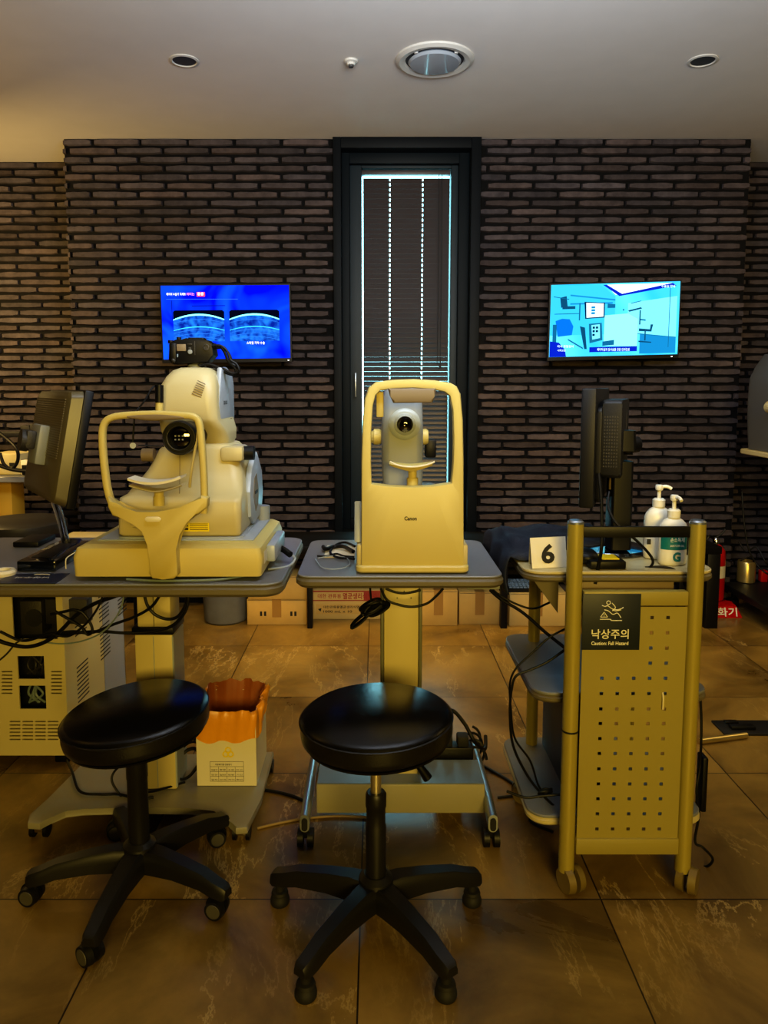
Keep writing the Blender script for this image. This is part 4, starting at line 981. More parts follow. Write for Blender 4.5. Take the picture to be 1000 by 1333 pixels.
for x, nm in ((-.198,0),(.322,1)):
    b = B(); S4 = []
    for y, z, w_, h_ in ((1.90,.085,.026,.05),(2.02,.095,.026,.05),(2.18,.10,.025,.045),(2.38,.098,.022,.035)):
        S4.append([(x+px_, y, z+pz_) for px_, pz_ in rrect(0,0,w_/2,h_/2,w_/2,5)])
    loft(b, S4); lg = obj('leg', b, 'alu', ct)
    b = B(); prism(b, rrect(x,.083,.008,.018,.008,5), 1.896, 1.9, 'Y'); obj('end_cap', b, 'ink', lg)
    for y in (1.93, 2.35):
        b = B(); prism(b, [(x-.014,.03),(x+.014,.03),(x+.01,.062),(x-.01,.062)], y-.012, y+.012, 'Y', .002); ca = obj('caster', b, 'black', ct)
        b = B()
        for s in (-1,1): cyl(b, (x+s*.006,y,.026), (x+s*.022,y,.026), .0255, n=24)
        obj('wheel', b, 'black', ca)
t = thing('power_strip', 'black power strip with plugs behind the base of the centre table', 'power strip', (.24,2.2,.1))
b = B(); box(b, (.14,2.15,.1), (.30,2.2,.175), .005); box(b, (.18,2.15,.0), (.26,2.2,.1), .003); obj('strip_body', b, 'black', t)
for k in range(3):
    b = B(); box(b, (.15+k*.05,2.148,.176), (.185+k*.05,2.19,.21), .006); obj('plug', b, 'rubber', t)
cord('black_cable', [(.19,2.17,.2),(.2,2.2,.24),(.24,2.24,.255),(.28,2.22,.22),(.31,2.2,.17),(.35,2.25,.12),(.36,2.3,.14)], .006, 'black cable looping from the power strip by the centre table')
b = B(); tube(b, [(.311,2.23+.02*math.cos(a*.5),.085) if False else (.322+.030*math.cos(a*.52),2.22+.004*a,.10+.036*math.sin(a*.52)) for a in range(0,40)], .0045, 6, 2); tag(obj('cable_coil', b, 'cable'), 'black cable wound around the right leg of the centre table', 'cable')
# inline switch held at column
t = thing('cable_connector', 'ribbed black cable connector hanging beside the central column', 'connector', P(548,1003,2.0))
b = B(); tube(b, [P(540,992,1.97),P(548,1000,1.97),P(557,1013,1.97)], lambda s: .008+.006*s, 12); obj('connector_body', b, 'black', t)
b = B(); tube(b, [P(535,985,2.02),P(537,988,1.99),P(541,993,1.97)], .004, 8); obj('cord_end', b, 'cable', t)

# ------------------------------------------------------------------ tonometer (white letters shell)
tn = thing('tonometer', 'cream non-contact tonometer with a windowed front shell on the centre table', 'instrument', (.094,1.95,ZT))
YT = 1.855
outer = [(470.5,743),(470.5,600),(472,548),(475,519),(480,504.5),(489,497.5),(510,494.5),(538,493.5),(566,495),(587,498.5),(595,503),(600,513),(603,548),(604,600),(604,743)]
inner = [(484,630),(483,600),(483.5,560),(485.5,528),(489,515),(495,508.5),(512,505.8),(538,505),(562,506.5),(579,510),(586,515.5),(590,535),(591,570),(590.5,600),(588,629),(563,633),(535,634),(508,633)]
def ray_hit(c, a, poly):
    best = None; dx, dz = math.cos(a), math.sin(a)
    for i in range(len(poly)):
        p, q = poly[i], poly[(i+1)%len(poly)]; ex_, ez_ = q[0]-p[0], q[1]-p[1]
        den = dx*ez_-dz*ex_
        if abs(den) < 1e-12: continue
        tt_ = ((p[0]-c[0])*ez_-(p[1]-c[1])*ex_)/den; ss = ((p[0]-c[0])*dz-(p[1]-c[1])*dx)/den
        if tt_ > 0 and -1e-9 <= ss <= 1+1e-9 and (best is None or tt_ > best): best = tt_
    return (c[0]+dx*best, c[1]+dz*best)
def plate_with_hole(bm, O, I, y0, y1, bulge=0):
    cx_ = sum(p[0] for p in I)/len(I); cz_ = sum(p[1] for p in I)/len(I); c = (cx_, cz_)
    an = sorted({round(math.atan2(p[1]-cz_, p[0]-cx_), 5) for p in O+I} | {round(-PI+2*PI*k/48+.001,5) for k in range(48)})
    rows = []
    for a in an:
        o = ray_hit(c,a,O); i = ray_hit(c,a,I)
        od = Vector((o[0]-cx_,0,o[1]-cz_)).normalized()*.004
        L = [(o[0],y1,o[1]),(o[0],y0+.006,o[1]),(o[0]-od.x*.7,y0+.001,o[1]-od.z*.7),(o[0]-od.x*1.6,y0,o[1]-od.z*1.6),(i[0]+od.x*1.2,y0,i[1]+od.z*1.2),(i[0]+od.x*.4,y0+.001,i[1]+od.z*.4),(i[0],y0+.005,i[1]),(i[0],y1,i[1])]
        rows.append([bm.verts.new(p) for p in L])
    n = len(rows)
    for k in range(n):
        A_, B_ = rows[k], rows[(k+1)%n]
        for j in range(8): bm.faces.new((A_[j],B_[j],B_[(j+1)%8],A_[(j+1)%8]))
O = [(P(q[0],q[1],YT).x, max(P(q[0],q[1],YT).z, ZT+.012)) for q in outer]; I = [(P(q[0],q[1],YT).x, P(q[0],q[1],YT).z) for q in inner]
b = B(); plate_with_hole(b, O, I, YT, YT+.03); fs = obj('front_shell', b, 'cream2', tn, ang=40)
lw = P(526.5,677.5,YT); text('lettering', 'Canon', (lw.x,YT,lw.z), (1,0,0), (0,0,1), P(546.5,0,YT).x-lw.x, .0105, 'ink', fs, .03, .0006)
a_ = P(463,746,YT-.005); c_ = P(611,738,YT)
b = B(); slab(b, a_.x, c_.x, YT-.008, YT+.36, ZT+.004, ZT+.022, .02, .004); obj('foot_plinth', b, 'cream2', tn)
for x in (a_.x+.03, c_.x-.03):
    for y in (YT+.03, YT+.32):
        b = B(); cyl(b, (x,y,ZT), (x,y,ZT+.006), .012); obj('foot', b, 'black', tn)
b = B(); z_ = P(0,708,YT+.02).z
box(b, (a_.x+.002,YT+.01,ZT+.02), (P(471,0,YT).x,YT+.33,z_), .006); box(b, (P(604,0,YT).x,YT+.01,ZT+.02), (c_.x-.002,YT+.33,z_), .006); obj('side_skirt', b, 'cream', tn)
b = B(); secs(b, [(ZT+.022,-.03,.22,YT+.032,YT+.33,.03),(ZT+.13,-.028,.215,YT+.035,YT+.33,.03),(ZT+.19,0.0,.19,YT+.06,YT+.32,.03),(ZT+.2,.02,.17,YT+.08,YT+.3,.03)]); obj('rear_housing', b, 'greyplastic', tn)
b = B(); prism(b, [(YT+.03,P(0,709,YT).z),(YT+.24,P(0,709,YT).z),(YT+.22,P(0,672,YT).z),(YT+.06,P(0,657,YT).z)], P(459,0,YT+.04).x, P(469.5,0,YT+.04).x, 'X', .004); obj('side_wing', b, 'bluegrey', tn)
# measuring head
YH = 1.99
b = B(); hx0, hx1 = P(497.5,560,YH).x, P(551.5,560,YH).x
hz1 = P(0,503,YH).z
S5 = [(ZT+.195,hx0+.004,hx1-.002,YH+.0,YH+.22,.02),(ZT+.25,hx0+.001,hx1,YH,YH+.22,.02),(P(0,560,YH).z,hx0,hx1,YH,YH+.24,.022),(hz1-.03,hx0+.003,hx1-.003,YH,YH+.24,.025),(hz1-.008,hx0+.01,hx1-.01,YH+.01,YH+.22,.03),(hz1,hx0+.025,hx1-.025,YH+.03,YH+.2,.03)]
secs(b, S5, 8); mh = obj('measuring_head', b, 'greyplastic', tn, ang=50)
lc2 = P(527,552,YH)
b = B(); lathe(b, [(.044,-.02),(.043,.004),(.036,.009),(.030,.010),(.026,.016),(.022,.018),(.0215,.012)], lc2, 'Y', 48); lr = obj('nozzle_ring', b, mat('milky_ring',(150,156,152),.3), mh)
b = B(); lathe(b, [(.0225,.010),(.021,.019),(.016,.021),(.006,.024),(.0035,.024),(.003,.018),(0,.018)], lc2, 'Y', 40); obj('lens_glass', b, 'lens', lr)
for s, x in ((-1,P(491,0,YH).x),(1,P(557.5,0,YH).x)):
    b = B(); zc = P(0,570.5,YH).z; w_ = .024
    lathe(b, [(.012,-w_/2-.01),(.018,-w_/2),(.0225,-w_/2+.004),(.0225,w_/2-.006),(.019,w_/2),(.0,w_/2)], (x,YH+.06,zc), 'X', 24); obj('side_knob', b, 'cream2', tn)
b = B(); a2 = P(554,596,2.07); c2_ = P(568,572,2.07); box(b, (a2.x,2.07,a2.z), (c2_.x,2.12,c2_.z), .004); obj('rear_screen_edge', b, 'black', tn)
b = B(); a2 = P(490,543,1.9); c2_ = P(499.5,510,1.9); box(b, (a2.x,1.886,a2.z), (c2_.x,1.93,c2_.z), .003); obj('inner_bracket', b, 'cream2', tn)
# forehead rest
b = B(); fr = [(505,505.5),(567,505.5),(565,516),(562,524),(512,524.5),(508,516)]
prism(b, [(P(q[0],q[1],1.87).x,P(q[0],q[1],1.87).z) for q in fr], 1.845, 1.885, 'Y', .005); obj('forehead_rest', b, 'brownplastic', tn)
# chin rest
YC = 1.90
b = B(); cyl(b, P(537,636,YC), P(537,622,YC), .015, n=20); cyl(b, P(537,624,YC), P(537,612,YC), .011, n=20); obj('chin_post', b, 'cream2', tn)
b = B(); box(b, (P(537,0,YC).x-.02, YT+.025, P(0,634,YC).z-.02), (P(537,0,YC).x+.02, YC+.02, P(0,634,YC).z+.0), .003); obj('chin_post_bracket', b, 'cream', tn)
b = B(); S6 = []
for i in range(17):
    s = i/16; u = 2*s-1; x = P(508,0,YC).x+(P(567,0,YC).x-P(508,0,YC).x)*s; z0 = P(0,609,YC).z+.011*abs(u)**1.3
    w_ = .026+.012*(1-u*u); th = .006+.006*(1-abs(u))
    S6.append([(x,YC-w_,z0+.002),(x,YC-w_+.004,z0-th*.5),(x,YC+w_,z0-th*.5),(x,YC+w_,z0+th*.6),(x,YC-w_+.004,z0+th*.6)])
loft(b, S6); obj('chin_cup', b, 'cream2', tn, ang=50)
b = B(); strap(b, [P(508,601,YC-.035),P(516,605,YC-.036),P(528,607.5,YC-.038),P(542,607.5,YC-.038),P(556,605,YC-.036),P(566,601,YC-.035)], .005, .006, 10); obj('chin_paper', b, 'white', tn)

# white papers / cables on the centre table
b = B(); q0, q1 = F(412,727,ZT), F(462,710,ZT); box(b, (F(422,724,ZT).x,F(0,726,ZT).y,ZT+.0005), (F(462,724,ZT).x,F(0,711,ZT).y,ZT+.002)); tag(obj('paper_sheet', b, 'white'), 'white sheet of paper on the centre table under tangled cables', 'paper')
g = 'cables at the left of the centre table'
def onT(pts, r=.004, lift=.0): return [F(px,py,ZT)+Vector((0,0,r+.003+lift*math.sin(i*1.7)**2)) for i,(px,py) in enumerate(pts)]
cord('black_cable', onT(((462,714),(450,709),(438,712),(430,722),(440,729),(455,730),(461,731))), .0035, 'black cable curling round beside the tonometer on the centre table', group=g)
cord('black_cable', onT(((461,728),(448,727),(438,724),(426,727),(413,727))), .0028, 'thin black cable lying towards the left edge of the centre table', group=g)
cord('black_cable', onT(((460,722),(447,717),(434,716),(424,720),(421,716)), .006, .004), .006, 'short thick black cable with plug beside the tonometer', group=g)
b = B(); tube(b, onT(((411,731),(420,742),(440,744),(455,738),(450,729),(430,727),(414,730))), .0014, 6); tag(obj('clear_tube', b, 'bluegrey'), 'thin pale loop of wire on the centre table', 'cable')

# hanging bundle below centre table
cb2 = thing('cable_bundle', 'tied black cable bundle hanging under the centre table', 'cable', P(484,790,1.86))
YB = 1.9
b = B()
for k in range(9):
    r0 = random.Random(k*3+1); a0 = r0.uniform(0,6.28); c0 = P(487+r0.uniform(-6,6),791+r0.uniform(-3,3),YB+r0.uniform(-.01,.01))
    pts = []
    for i in range(13):
        a = 2*PI*i/12; pts.append(c0+Vector((math.cos(a)*.028*(1+.15*math.sin(a0+a)),.006*math.sin(a*2+a0),math.sin(a)*.013+math.cos(a)*.012)))
    tube(b, pts, .0032, 6, 4)
obj('coiled_cable', b, 'cable', cb2)
b = B()
for k in range(4):
    c0 = P(469,808,YB+.003*k); pts = [c0+Vector((math.cos(2*PI*i/12)*.024,.0,math.sin(2*PI*i/12)*.008+math.cos(2*PI*i/12)*.02+.002*k)) for i in range(13)]
    tube(b, pts, .003, 6, 4)
obj('cable_loop', b, 'cable', cb2)
b = B(); tube(b, [P(484,792,YB),P(483,780,YB),P(482,767,YB+.01),Vector((P(482,767,YB).x,YB+.02,ZT-.034))], .003, 6); obj('hanging_cord', b, 'cable', cb2)
g = 'cables drooping under the centre table'
def droop(pts, Y, r, lab): return cord('black_cable', [P(px,py,Y+.0*i) for i,(px,py) in enumerate(pts)], r, lab, group=g)
droop(((496,766),(503,780),(515,786),(535,790),(555,786),(568,776),(577,766)), 1.9, .0035, 'black cable drooping in a loop under the centre table front')
droop(((502,766),(515,771),(530,772),(548,768)), 1.88, .0035, 'short black cable sagging just beneath the front edge of the centre table')
cord('black_cable', [P(638,768,2.0),P(652,780,1.98),P(680,797,1.95),P(710,823,1.9),P(735,843,1.86)], .0045, 'black cable running from the centre table down behind the trolley post')
cord('black_cable', [P(640,766,2.02),P(657,779,2.0),P(690,792,1.98),P(712,786,1.96),P(722,779,1.96)], .003, 'thin black cable hooked between centre table and trolley')
b = B(); box(b, (P(607,775,1.88).x,1.87,ZT-.046), (P(650,770,1.88).x,1.98,ZT-.0325), .002); tag(obj('under_table_tray', b, 'greyplastic'), 'small grey tray fixed under the right side of the centre table', 'tray')

# cables under the left table
g = 'black cables hanging under the left table'
L2 = 1.92
for pts, Y, r, lab in (
  (((-6,832),(10,838),(35,842),(58,836),(78,822),(100,800),(125,785),(150,776),(162,768)), 1.93, .0055, 'thick black cable sweeping from the left up to the table underside'),
  (((0,822),(30,834),(62,826),(95,822),(118,824),(150,812),(175,803),(197,790),(210,772)), 1.95, .004, 'black cable rising past the column to the table underside'),
  (((66,800),(75,798),(85,796),(96,794),(108,798),(118,812),(120,822),(114,826),(108,818),(100,812),(72,796)), 1.91, .004, 'black cable forming a loop in front of the cabinet'),
  (((72,828),(100,824),(130,822),(165,824),(200,822),(225,814),(240,798),(245,780),(242,768)), 1.97, .0045, 'long black cable curving under the collar of the left column'),
  (((187,770),(192,788),(202,800),(218,806),(232,802),(242,786),(244,770)), 1.99, .0045, 'black cable loop hanging in front of the left column'),
  (((136,768),(128,790),(112,812),(90,828),(70,826)), 1.9, .003, 'thin black cable hanging in front of the cabinet side'),
  ):
    cord('black_cable', [P(px,py,Y) for px,py in pts], r, lab, group=g)
cord('grey_cable', [P(px,py,1.94) for px,py in ((58,836),(80,838),(105,835),(130,825),(148,808),(158,790),(162,770))], .0022, 'thin grey green cable under the left table', 'cablegrey')
cord('grey_cable', [P(px,py,1.93) for px,py in ((0,859),(10,850),(20,838),(30,832))], .0025, 'thin dark cable at the far left in front of the cabinet', 'mesh')
cord('black_cable', [F(86,988,.01),F(94,1005,.08),F(104,1030,.078),F(130,1034,.076),F(155,1034,.076),F(180,1040,.076),F(200,1038,.076)], .004, 'black cord crossing the base plate of the left table', 'cable')
cord('black_cable', [P(160,1040,2.06),P(146,1018,2.07),P(150,1003,2.08),P(168,990,2.08),P(190,986,2.08)], .0035, 'black cord looping up behind the post of the left stool', 'cable')
b = B(); cc = F(241,1018,.085)
for k in range(7):
    r0 = random.Random(k); a0 = r0.uniform(0,1)
    tube(b, [cc+Vector((math.cos(2*PI*i/10)*(.035+.01*a0)+.0*k, .035+.03*math.sin(2*PI*i/10), .005+(.03+.025*a0)*(1+math.sin(2*PI*i/10+.4)))) for i in range(10)], .0036, 6, 4)
tube(b, [cc+Vector((.0,0,.0)), F(200,1030,.078), F(180,1030,.078)], .0036, 6)
tag(obj('cable_coil', b, 'cable'), 'coil of black cable on the left base plate beside the waste box', 'cable')
# right table edge cable at the camera base
cord('black_cable', [P(362,713,2.0),P(370,716,1.98),P(378,722,1.96)], .009, 'thick black plug beside the retinal camera base')
cord('grey_cable', [P(380,722,1.98),P(384,728,1.97),P(375,737,1.94),P(350,741,1.88)], .003, 'grey cable bending round the right end of the left table', 'bluegrey')
cord('grey_cable', onT(((165,757),(200,759),(240,759),(290,757),(330,750)), .003), .003, 'pale blue cable lying under the front of the camera base', 'cablegrey')
# floor cords
def onF(pts, r): return [F(px,py,0)+Vector((0,0,r+.0005)) for px,py in pts]
cord('beige_cable', onF(((335,1080),(365,1073),(400,1067),(440,1064),(480,1066)),.004), .004, 'beige cord lying on the floor between the two front stools', 'cablebeige')
cord('black_cable', onF(((340,1030),(360,1033),(380,1038),(394,1044)),.005), .005, 'short black cord end on the floor left of the centre table')
cord('black_cable', onF(((604,985),(640,1005),(665,1020),(690,1040),(715,1060),(735,1065)),.005), .005, 'black cord running over the floor under the trolley')
cord('black_cable', onF(((648,1040),(680,1038),(700,1050),(690,1070),(720,1085)),.004), .004, 'thin black cord curved on the floor left of the trolley')

# ------------------------------------------------------------------ trolley
YP = 1.75
lx, rx = .485, .782
tr = thing('perforated_trolley', 'brass coloured wheeled trolley with a perforated side panel', 'trolley', ((lx+rx)/2, 1.98, 0))
for x, nm in ((lx,'left'),(rx,'right')):
    b = B(); cyl(b, (x,YP,.055), (x,YP,.955), .0195, n=32); po = obj('post', b, 'olive', tr)
    b = B(); lathe(b, [(.0197,.952),(.0197,.957),(.015,.961),(0,.961)], (x,YP,0), n=32); obj('post_cap', b, 'alu', po)
b = B(); lathe(b, [(.0199,.425),(.0199,.43)], (lx,YP,0), n=32); obj('post_joint', b, 'ink', tr)
for x in (lx, rx):
    b = B(); cyl(b, (x,2.18,.055), (x,2.18,.81), .0175, n=24); obj('rear_post', b, 'olive', tr)
b = B(); box(b, (lx+.018,YP-.004,.918), (rx-.018,YP+.006,.945), .002); obj('top_rail', b, 'black', tr)
pz1 = P(800,768,YP).z; pz0 = P(800,1092,YP-.01).z
px0, px1 = lx+.021, rx-.021
hw = .0043
cols = [P(c_,981,YP-.012).x for c_ in (780.5,801,821.5,842,862.5)]
rows = [P(820,r_,YP-.012).z for r_ in (804,823.8,843.6,863.4,883,903,923,942,961.6,981,1001,1020.6,1040,1059.5,1079.3)]
xs = [px0]; 
for c_ in cols: xs += [c_-hw,c_+hw]
xs.append(px1)
zs = [pz0]
for r_ in rows[::-1]: zs += [r_-hw,r_+hw]
zs.append(P(0,790,YP-.012).z)
def hole2(i,j):
    if i%2 == 0 or j%2 == 0: return False
    c_ = i//2; r_ = 14-j//2
    if r_ <= 2: return c_ >= 3
    if r_ == 3: return c_ in (3,4)
    return True
b = B(); grid_panel(b, xs, zs, hole2, YP-.012, YP-.009); obj('perforated_panel', b, 'olivepanel', tr, smooth=False)
b = B(); box(b, (px0,YP-.016,P(0,789,YP-.016).z), (px1,YP+.008,pz1), .003); obj('panel_top_rail', b, 'olivepanel', tr)
b = B(); box(b, (px0-.002,YP-.018,P(0,1113,YP-.018).z), (px1+.002,YP+.01,P(0,1092.5,YP-.018).z), .003); obj('panel_bottom_rail', b, 'olivepanel', tr)
# sign
ys = YP-.0135
sa = P(757,846,ys-.003); sb = P(835,773,ys-.003)
b = B(); box(b, (sa.x,ys-.004,sa.z), (sb.x,ys-.0,sb.z), .0008); sg = obj('caution_sign', b, 'signnavy', tr, label='dark navy caution sign with white Korean lettering')
SW = sb.x-sa.x; SH = sb.z-sa.z; yt = ys-.0042
text('lettering', '낙상주의', (sa.x+SW*.165,yt,sa.z+SH*.2), (1,0,0), (0,0,1), SW*.64, SH*.175, 'signwhite', sg, .012)
text('lettering', 'Caution: Fall Hazard', (sa.x+SW*.165,yt,sa.z+SH*.09), (1,0,0), (0,0,1), SW*.64, SH*.065, 'signwhite', sg, .02)
b = B()
def sline(pts, r=.0011):
    tube(b, [Vector((sa.x+SW*u, yt-.0002, sa.z+SH*v)) for u,v in pts], r, 6, 5)
cc = (sa.x+SW*.44, sa.z+SH*.845); tube(b, [Vector((cc[0]+.0045*math.cos(2*PI*i/12),yt-.0002,cc[1]+.0045*math.sin(2*PI*i/12))) for i in range(13)], .001, 6, 3)
sline(((.33,.80),(.38,.78),(.43,.79),(.50,.74),(.60,.72),(.70,.76))); sline(((.37,.72),(.44,.70),(.52,.64),(.60,.66),(.66,.58))); sline(((.50,.84),(.56,.76),(.51,.70))); sline(((.50,.74),(.56,.70),(.66,.72)))
sline(((.30,.55),(.48,.55),(.5,.53),(.68,.53))); 
for A_,B__ in (((.31,.59),(.43,.59)),((.43,.59),(.37,.68)),((.37,.68),(.31,.59))): tube(b, [Vector((sa.x+SW*A_[0],yt-.0002,sa.z+SH*A_[1])),Vector((sa.x+SW*B__[0],yt-.0002,sa.z+SH*B__[1]))], .0009, 6, smooth=False)
sline(((.37,.60),(.37,.65)), .0007)
obj('fall_symbol', b, 'signwhite', sg)
# shelves
for nm, z1, x0, x1, y0, y1 in (('top_shelf',.824,.372,.855,1.785,2.22),('middle_shelf',.507,.402,.855,1.79,2.24),('bottom_shelf',.176,.398,.855,1.79,2.22)):
    b = B(); slab(b, x0,x1,y0,y1,z1-.008,z1,.05,.002); s_ = obj(nm, b, 'tabletop' if nm != 'top_shelf' else 'cream', tr)
    b = B(); slab(b, x0-.002,x1+.002,y0-.002,y1+.002,z1-.028,z1-.0085,.052,.006); obj('shelf_edge', b, 'cream' if nm == 'bottom_shelf' else 'tableedge', s_)
b = B(); box(b, (lx+.03,1.80,.745), (rx-.03,2.15,.795), .004); obj('drawer_box', b, 'brownplastic', tr)
b = B(); prism(b, [(.40,.794),(.47,.794),(.47,.70)], 1.84, 1.86, 'Y'); obj('shelf_bracket', b, 'tableedge', tr)
# casters (pale twin wheels)
for (x, y, ang) in ((lx+.012,YP,20),(rx+.012,YP,-35),(lx-.03,2.16,80),(rx,2.18,10)):
    a = R(ang); ax_ = Vector((math.cos(a),math.sin(a),0))
    b = B(); cyl(b, (x,y,.045), (x,y,.058), .012); ca = obj('caster', b, 'mesh', tr)
    b = B()
    for s in (-1,1):
        cen = Vector((x,y-.005,.034)); cyl(b, cen+ax_*(s*.006), cen+ax_*(s*.024), .034, .031, n=28)
    obj('wheel', b, 'beigewheel', ca)
# cable tie hanging from a hole
q = P(863.5,903,YP-.014); b = B(); tube(b, [q+Vector((0,.004,.002)), q+Vector((0,-.002,-.01)), q+Vector((.0,-.002,-.04))], .0024, 8); tag(obj('cable_tie', b, 'pinksticker'), 'short white tie hanging from a hole of the trolley panel', 'tie')

# things on the trolley
ZS = .824
q = F(692,741,ZS)
t = thing('number_card', 'white folded card with a large black number 6 on the trolley', 'sign', q)
ca0, ca1 = P(693,741,q.y), P(738,741,q.y+.02); hh = .076
b = B()
for s, bk in ((0,0),(1,.045)):
    A_ = [Vector((ca0.x,q.y+bk,ZS+.001)), Vector((ca1.x+.0,q.y+.02+bk,ZS+.001)), Vector((ca1.x,q.y+.02+.022,ZS+hh)), Vector((ca0.x-.003,q.y+.022,ZS+hh))]
    lo = [b.verts.new(v) for v in A_]; hi = [b.verts.new(v+Vector((0,.0008,0))) for v in A_]
    for f in ((0,1,2,3),(7,6,5,4),(0,4,5,1),(1,5,6,2),(2,6,7,3),(3,7,4,0)): b.faces.new([(lo+hi)[k] for k in f])
obj('folded_card', b, 'white', t, smooth=False)
rt = Vector((ca1.x-ca0.x,.02,0)).normalized(); upv = Vector((0,.022,hh)).normalized()
text('number', '6', Vector((ca0.x,q.y,ZS))+rt*.026+upv*.012, rt, upv, .036, .05, 'ink', t, .035, .0012)
# navy folded cover on the rear of the trolley, hanging over its left edge
bm = B(); nx, ny = 44, 18; G = []
for i in range(nx+1):
    row = []
    for j in range(ny+1):
        d = i/nx*.44; v = j/ny; y0c = 1.885 if d < .2 else 1.885+.12*min(1,(d-.2)/.06); y = y0c+(2.26-y0c)*v + .006*math.sin(d*30)
        w_ = .006*math.sin(d*46+3*v)+.005*math.sin(v*17+d*20)
        top = ZS+.004+.034*math.sin(PI*min(1,max(0.0,v)))**.4*(1 if d > .02 else .8)+w_*(math.sin(PI*v)**.5)
        if d < .09: x = .352-.008*math.sin(d/.09*PI)-.006*math.sin(v*14); z = ZS-.10*(1-d/.09)+.012
        elif d < .13: k = (d-.09)/.04; x = .354+.022*k; z = (ZS+.012)*(1-k)+top*k
        else: x = .376+(d-.13); z = top
        if d > .40: z = max(ZS+.004, top-(d-.40)*.9)
        row.append(bm.verts.new((x,y,z)))
    G.append(row)
for i in range(nx):
    for j in range(ny): bm.faces.new((G[i][j],G[i+1][j],G[i+1][j+1],G[i][j+1]))
o = obj('dust_cover', bm, 'navy', ang=80); tag(o, 'dark navy folded cloth on the rear of the trolley behind the number card', 'cloth')
so = o.modifiers.new('s','SOLIDIFY'); so.thickness = .004; so.offset = 1
# small black box with yellow note
q = F(826,738,ZS)
t = thing('black_box', 'small black box with a yellow note on top, on the trolley', 'device', (P(826,738,1.84).x,1.9,ZS))
b = B(); box(b, (P(788,0,1.82).x,1.80,ZS+.001), (P(838,0,1.82).x,1.885,ZS+.022), .004); obj('housing', b, 'black', t)
b = B(); box(b, (P(804,0,1.84).x,1.82,ZS+.0222), (P(828,0,1.84).x,1.87,ZS+.0245)); obj('yellow_note', b, 'yellowlabel', t, smooth=False)
# soft black pouch
b = B(); c = F(768,738,ZS); bmesh.ops.create_uvsphere(b, u_segments=20, v_segments=12, radius=1, matrix=Matrix.Translation((c.x-.005,c.y+.035,ZS+.022))@Matrix.Diagonal((.034,.045,.021,1)))
tag(obj('black_pouch', b, 'black'), 'small rounded black pouch beside the left trolley post', 'pouch')
# monitor seen edge-on
mo = thing('computer_monitor', 'black monitor seen edge-on on a tall stand on the trolley', 'monitor')
W3, H3 = .40, .305
b = B(); box(b, (-W3/2,-.018,-H3/2), (W3/2,.018,H3/2), .005); obj('bezel', b, 'dark', mo)
b = B(); prism(b, rrect(0,-.02,W3/2-.035,H3/2-.03,.012), .0185, .03, 'Y', .003); prism(b, rrect(.0,.022,.155,.1,.01), .0305, .078, 'Y', .006); bc = obj('back_cover', b, 'dark', mo)
b = B()
for r_ in range(16):
    for c_ in range(6): box(b, (.1548,.035+c_*.0062,-.05+r_*.0085), (.1554,.0385+c_*.0062,-.0455+r_*.0085))
box(b, (-.06,.0778,.02), (-.045,.0784,.09))
obj('vent_holes', b, 'mesh', bc, smooth=False)
b = B(); poly3(b, [(-W3/2+.014,-.0185,-H3/2+.014),(W3/2-.014,-.0185,-H3/2+.014),(W3/2-.014,-.0185,H3/2-.014),(-W3/2+.014,-.0185,H3/2-.014)]); obj('screen', b, 'bluegloss', mo, smooth=False)
b = B(); cyl(b, (0,.078,.0), (0,.10,.0), .03, n=24); obj('arm_joint', b, 'black', mo)
# orientation: back faces +x and towards viewer
th = R(-66)      # local +y (back) -> direction
mo.rotation_euler = (0,0,R(-90-22)); 
nv = Vector((math.cos(R(-22)),math.sin(R(-22)),0))      # back normal
al = Vector((-nv.y,nv.x,0))                               # along panel, near->far
near = P(765,580,1.84); mcen = Vector((near.x,1.84,0))+al*(W3/2); mcen.z = (P(766,506,1.84).z+P(766,661,1.84).z)/2
mo.location = mcen
sb_ = mcen+nv*.155
b = B(); sx0, sx1 = P(814,0,sb_.y).x, P(843,0,sb_.y).x; sxc = (sx0+sx1)/2
z0_, z1_ = ZS+.02, P(0,560,sb_.y).z
secs(b, [(z0_,sxc-.028,sxc+.028,sb_.y-.03,sb_.y+.03,.008),(P(0,600,sb_.y).z,sxc-.028,sxc+.028,sb_.y-.028,sb_.y+.03,.008)]); obj('stand_column', b, 'black', mo)
b = B(); secs(b, [(P(0,586,sb_.y).z,sxc-.031,sxc+.031,sb_.y-.033,sb_.y+.033,.008),(z1_,sxc-.031,sxc+.031,sb_.y-.03,sb_.y+.03,.01)]); obj('stand_head', b, 'black', mo)
b = B(); pa = mcen+nv*.11; zz = mcen.z-.0
bb = Vector((sxc,sb_.y,zz)); cyl(b, Vector((pa.x,pa.y,zz)), bb, .022, n=20); obj('stand_arm', b, 'black', mo)
b = B(); lathe(b, [(.108,.0015),(.11,.006),(.105,.013),(.04,.018),(0,.019)], (sxc-.01,sb_.y+.06,ZS), n=48); obj('stand_foot', b, 'bluegloss', mo)
b = B()
for k in range(3): qk = mcen+nv*.05+al*(-.05+.02*k); cyl(b, (qk.x,qk.y,mcen.z-.12), (qk.x,qk.y,mcen.z-.075), .007, n=12)
obj('cable_plugs', b, 'brownplastic', mo)
g = 'black cables hanging from the edge-on monitor'
cord('black_cable', [P(px,py,yy) for px,py,yy in ((780,616,1.84),(783,650,1.82),(784,690,1.80),(783,715,1.79),(779,738,1.80),(775,760,1.80))], .0045, 'black cable dropping straight down from the monitor behind the trolley rail', group=g)
cord('black_cable', [P(px,py,yy) for px,py,yy in ((793,640,1.86),(792,660,1.84),(800,678,1.82),(812,690,1.81),(828,703,1.81),(846,722,1.82),(850,733,1.82),(842,741,1.83),(828,743,1.84))], .0035, 'thin black cable curving from the monitor to the small black box', group=g)
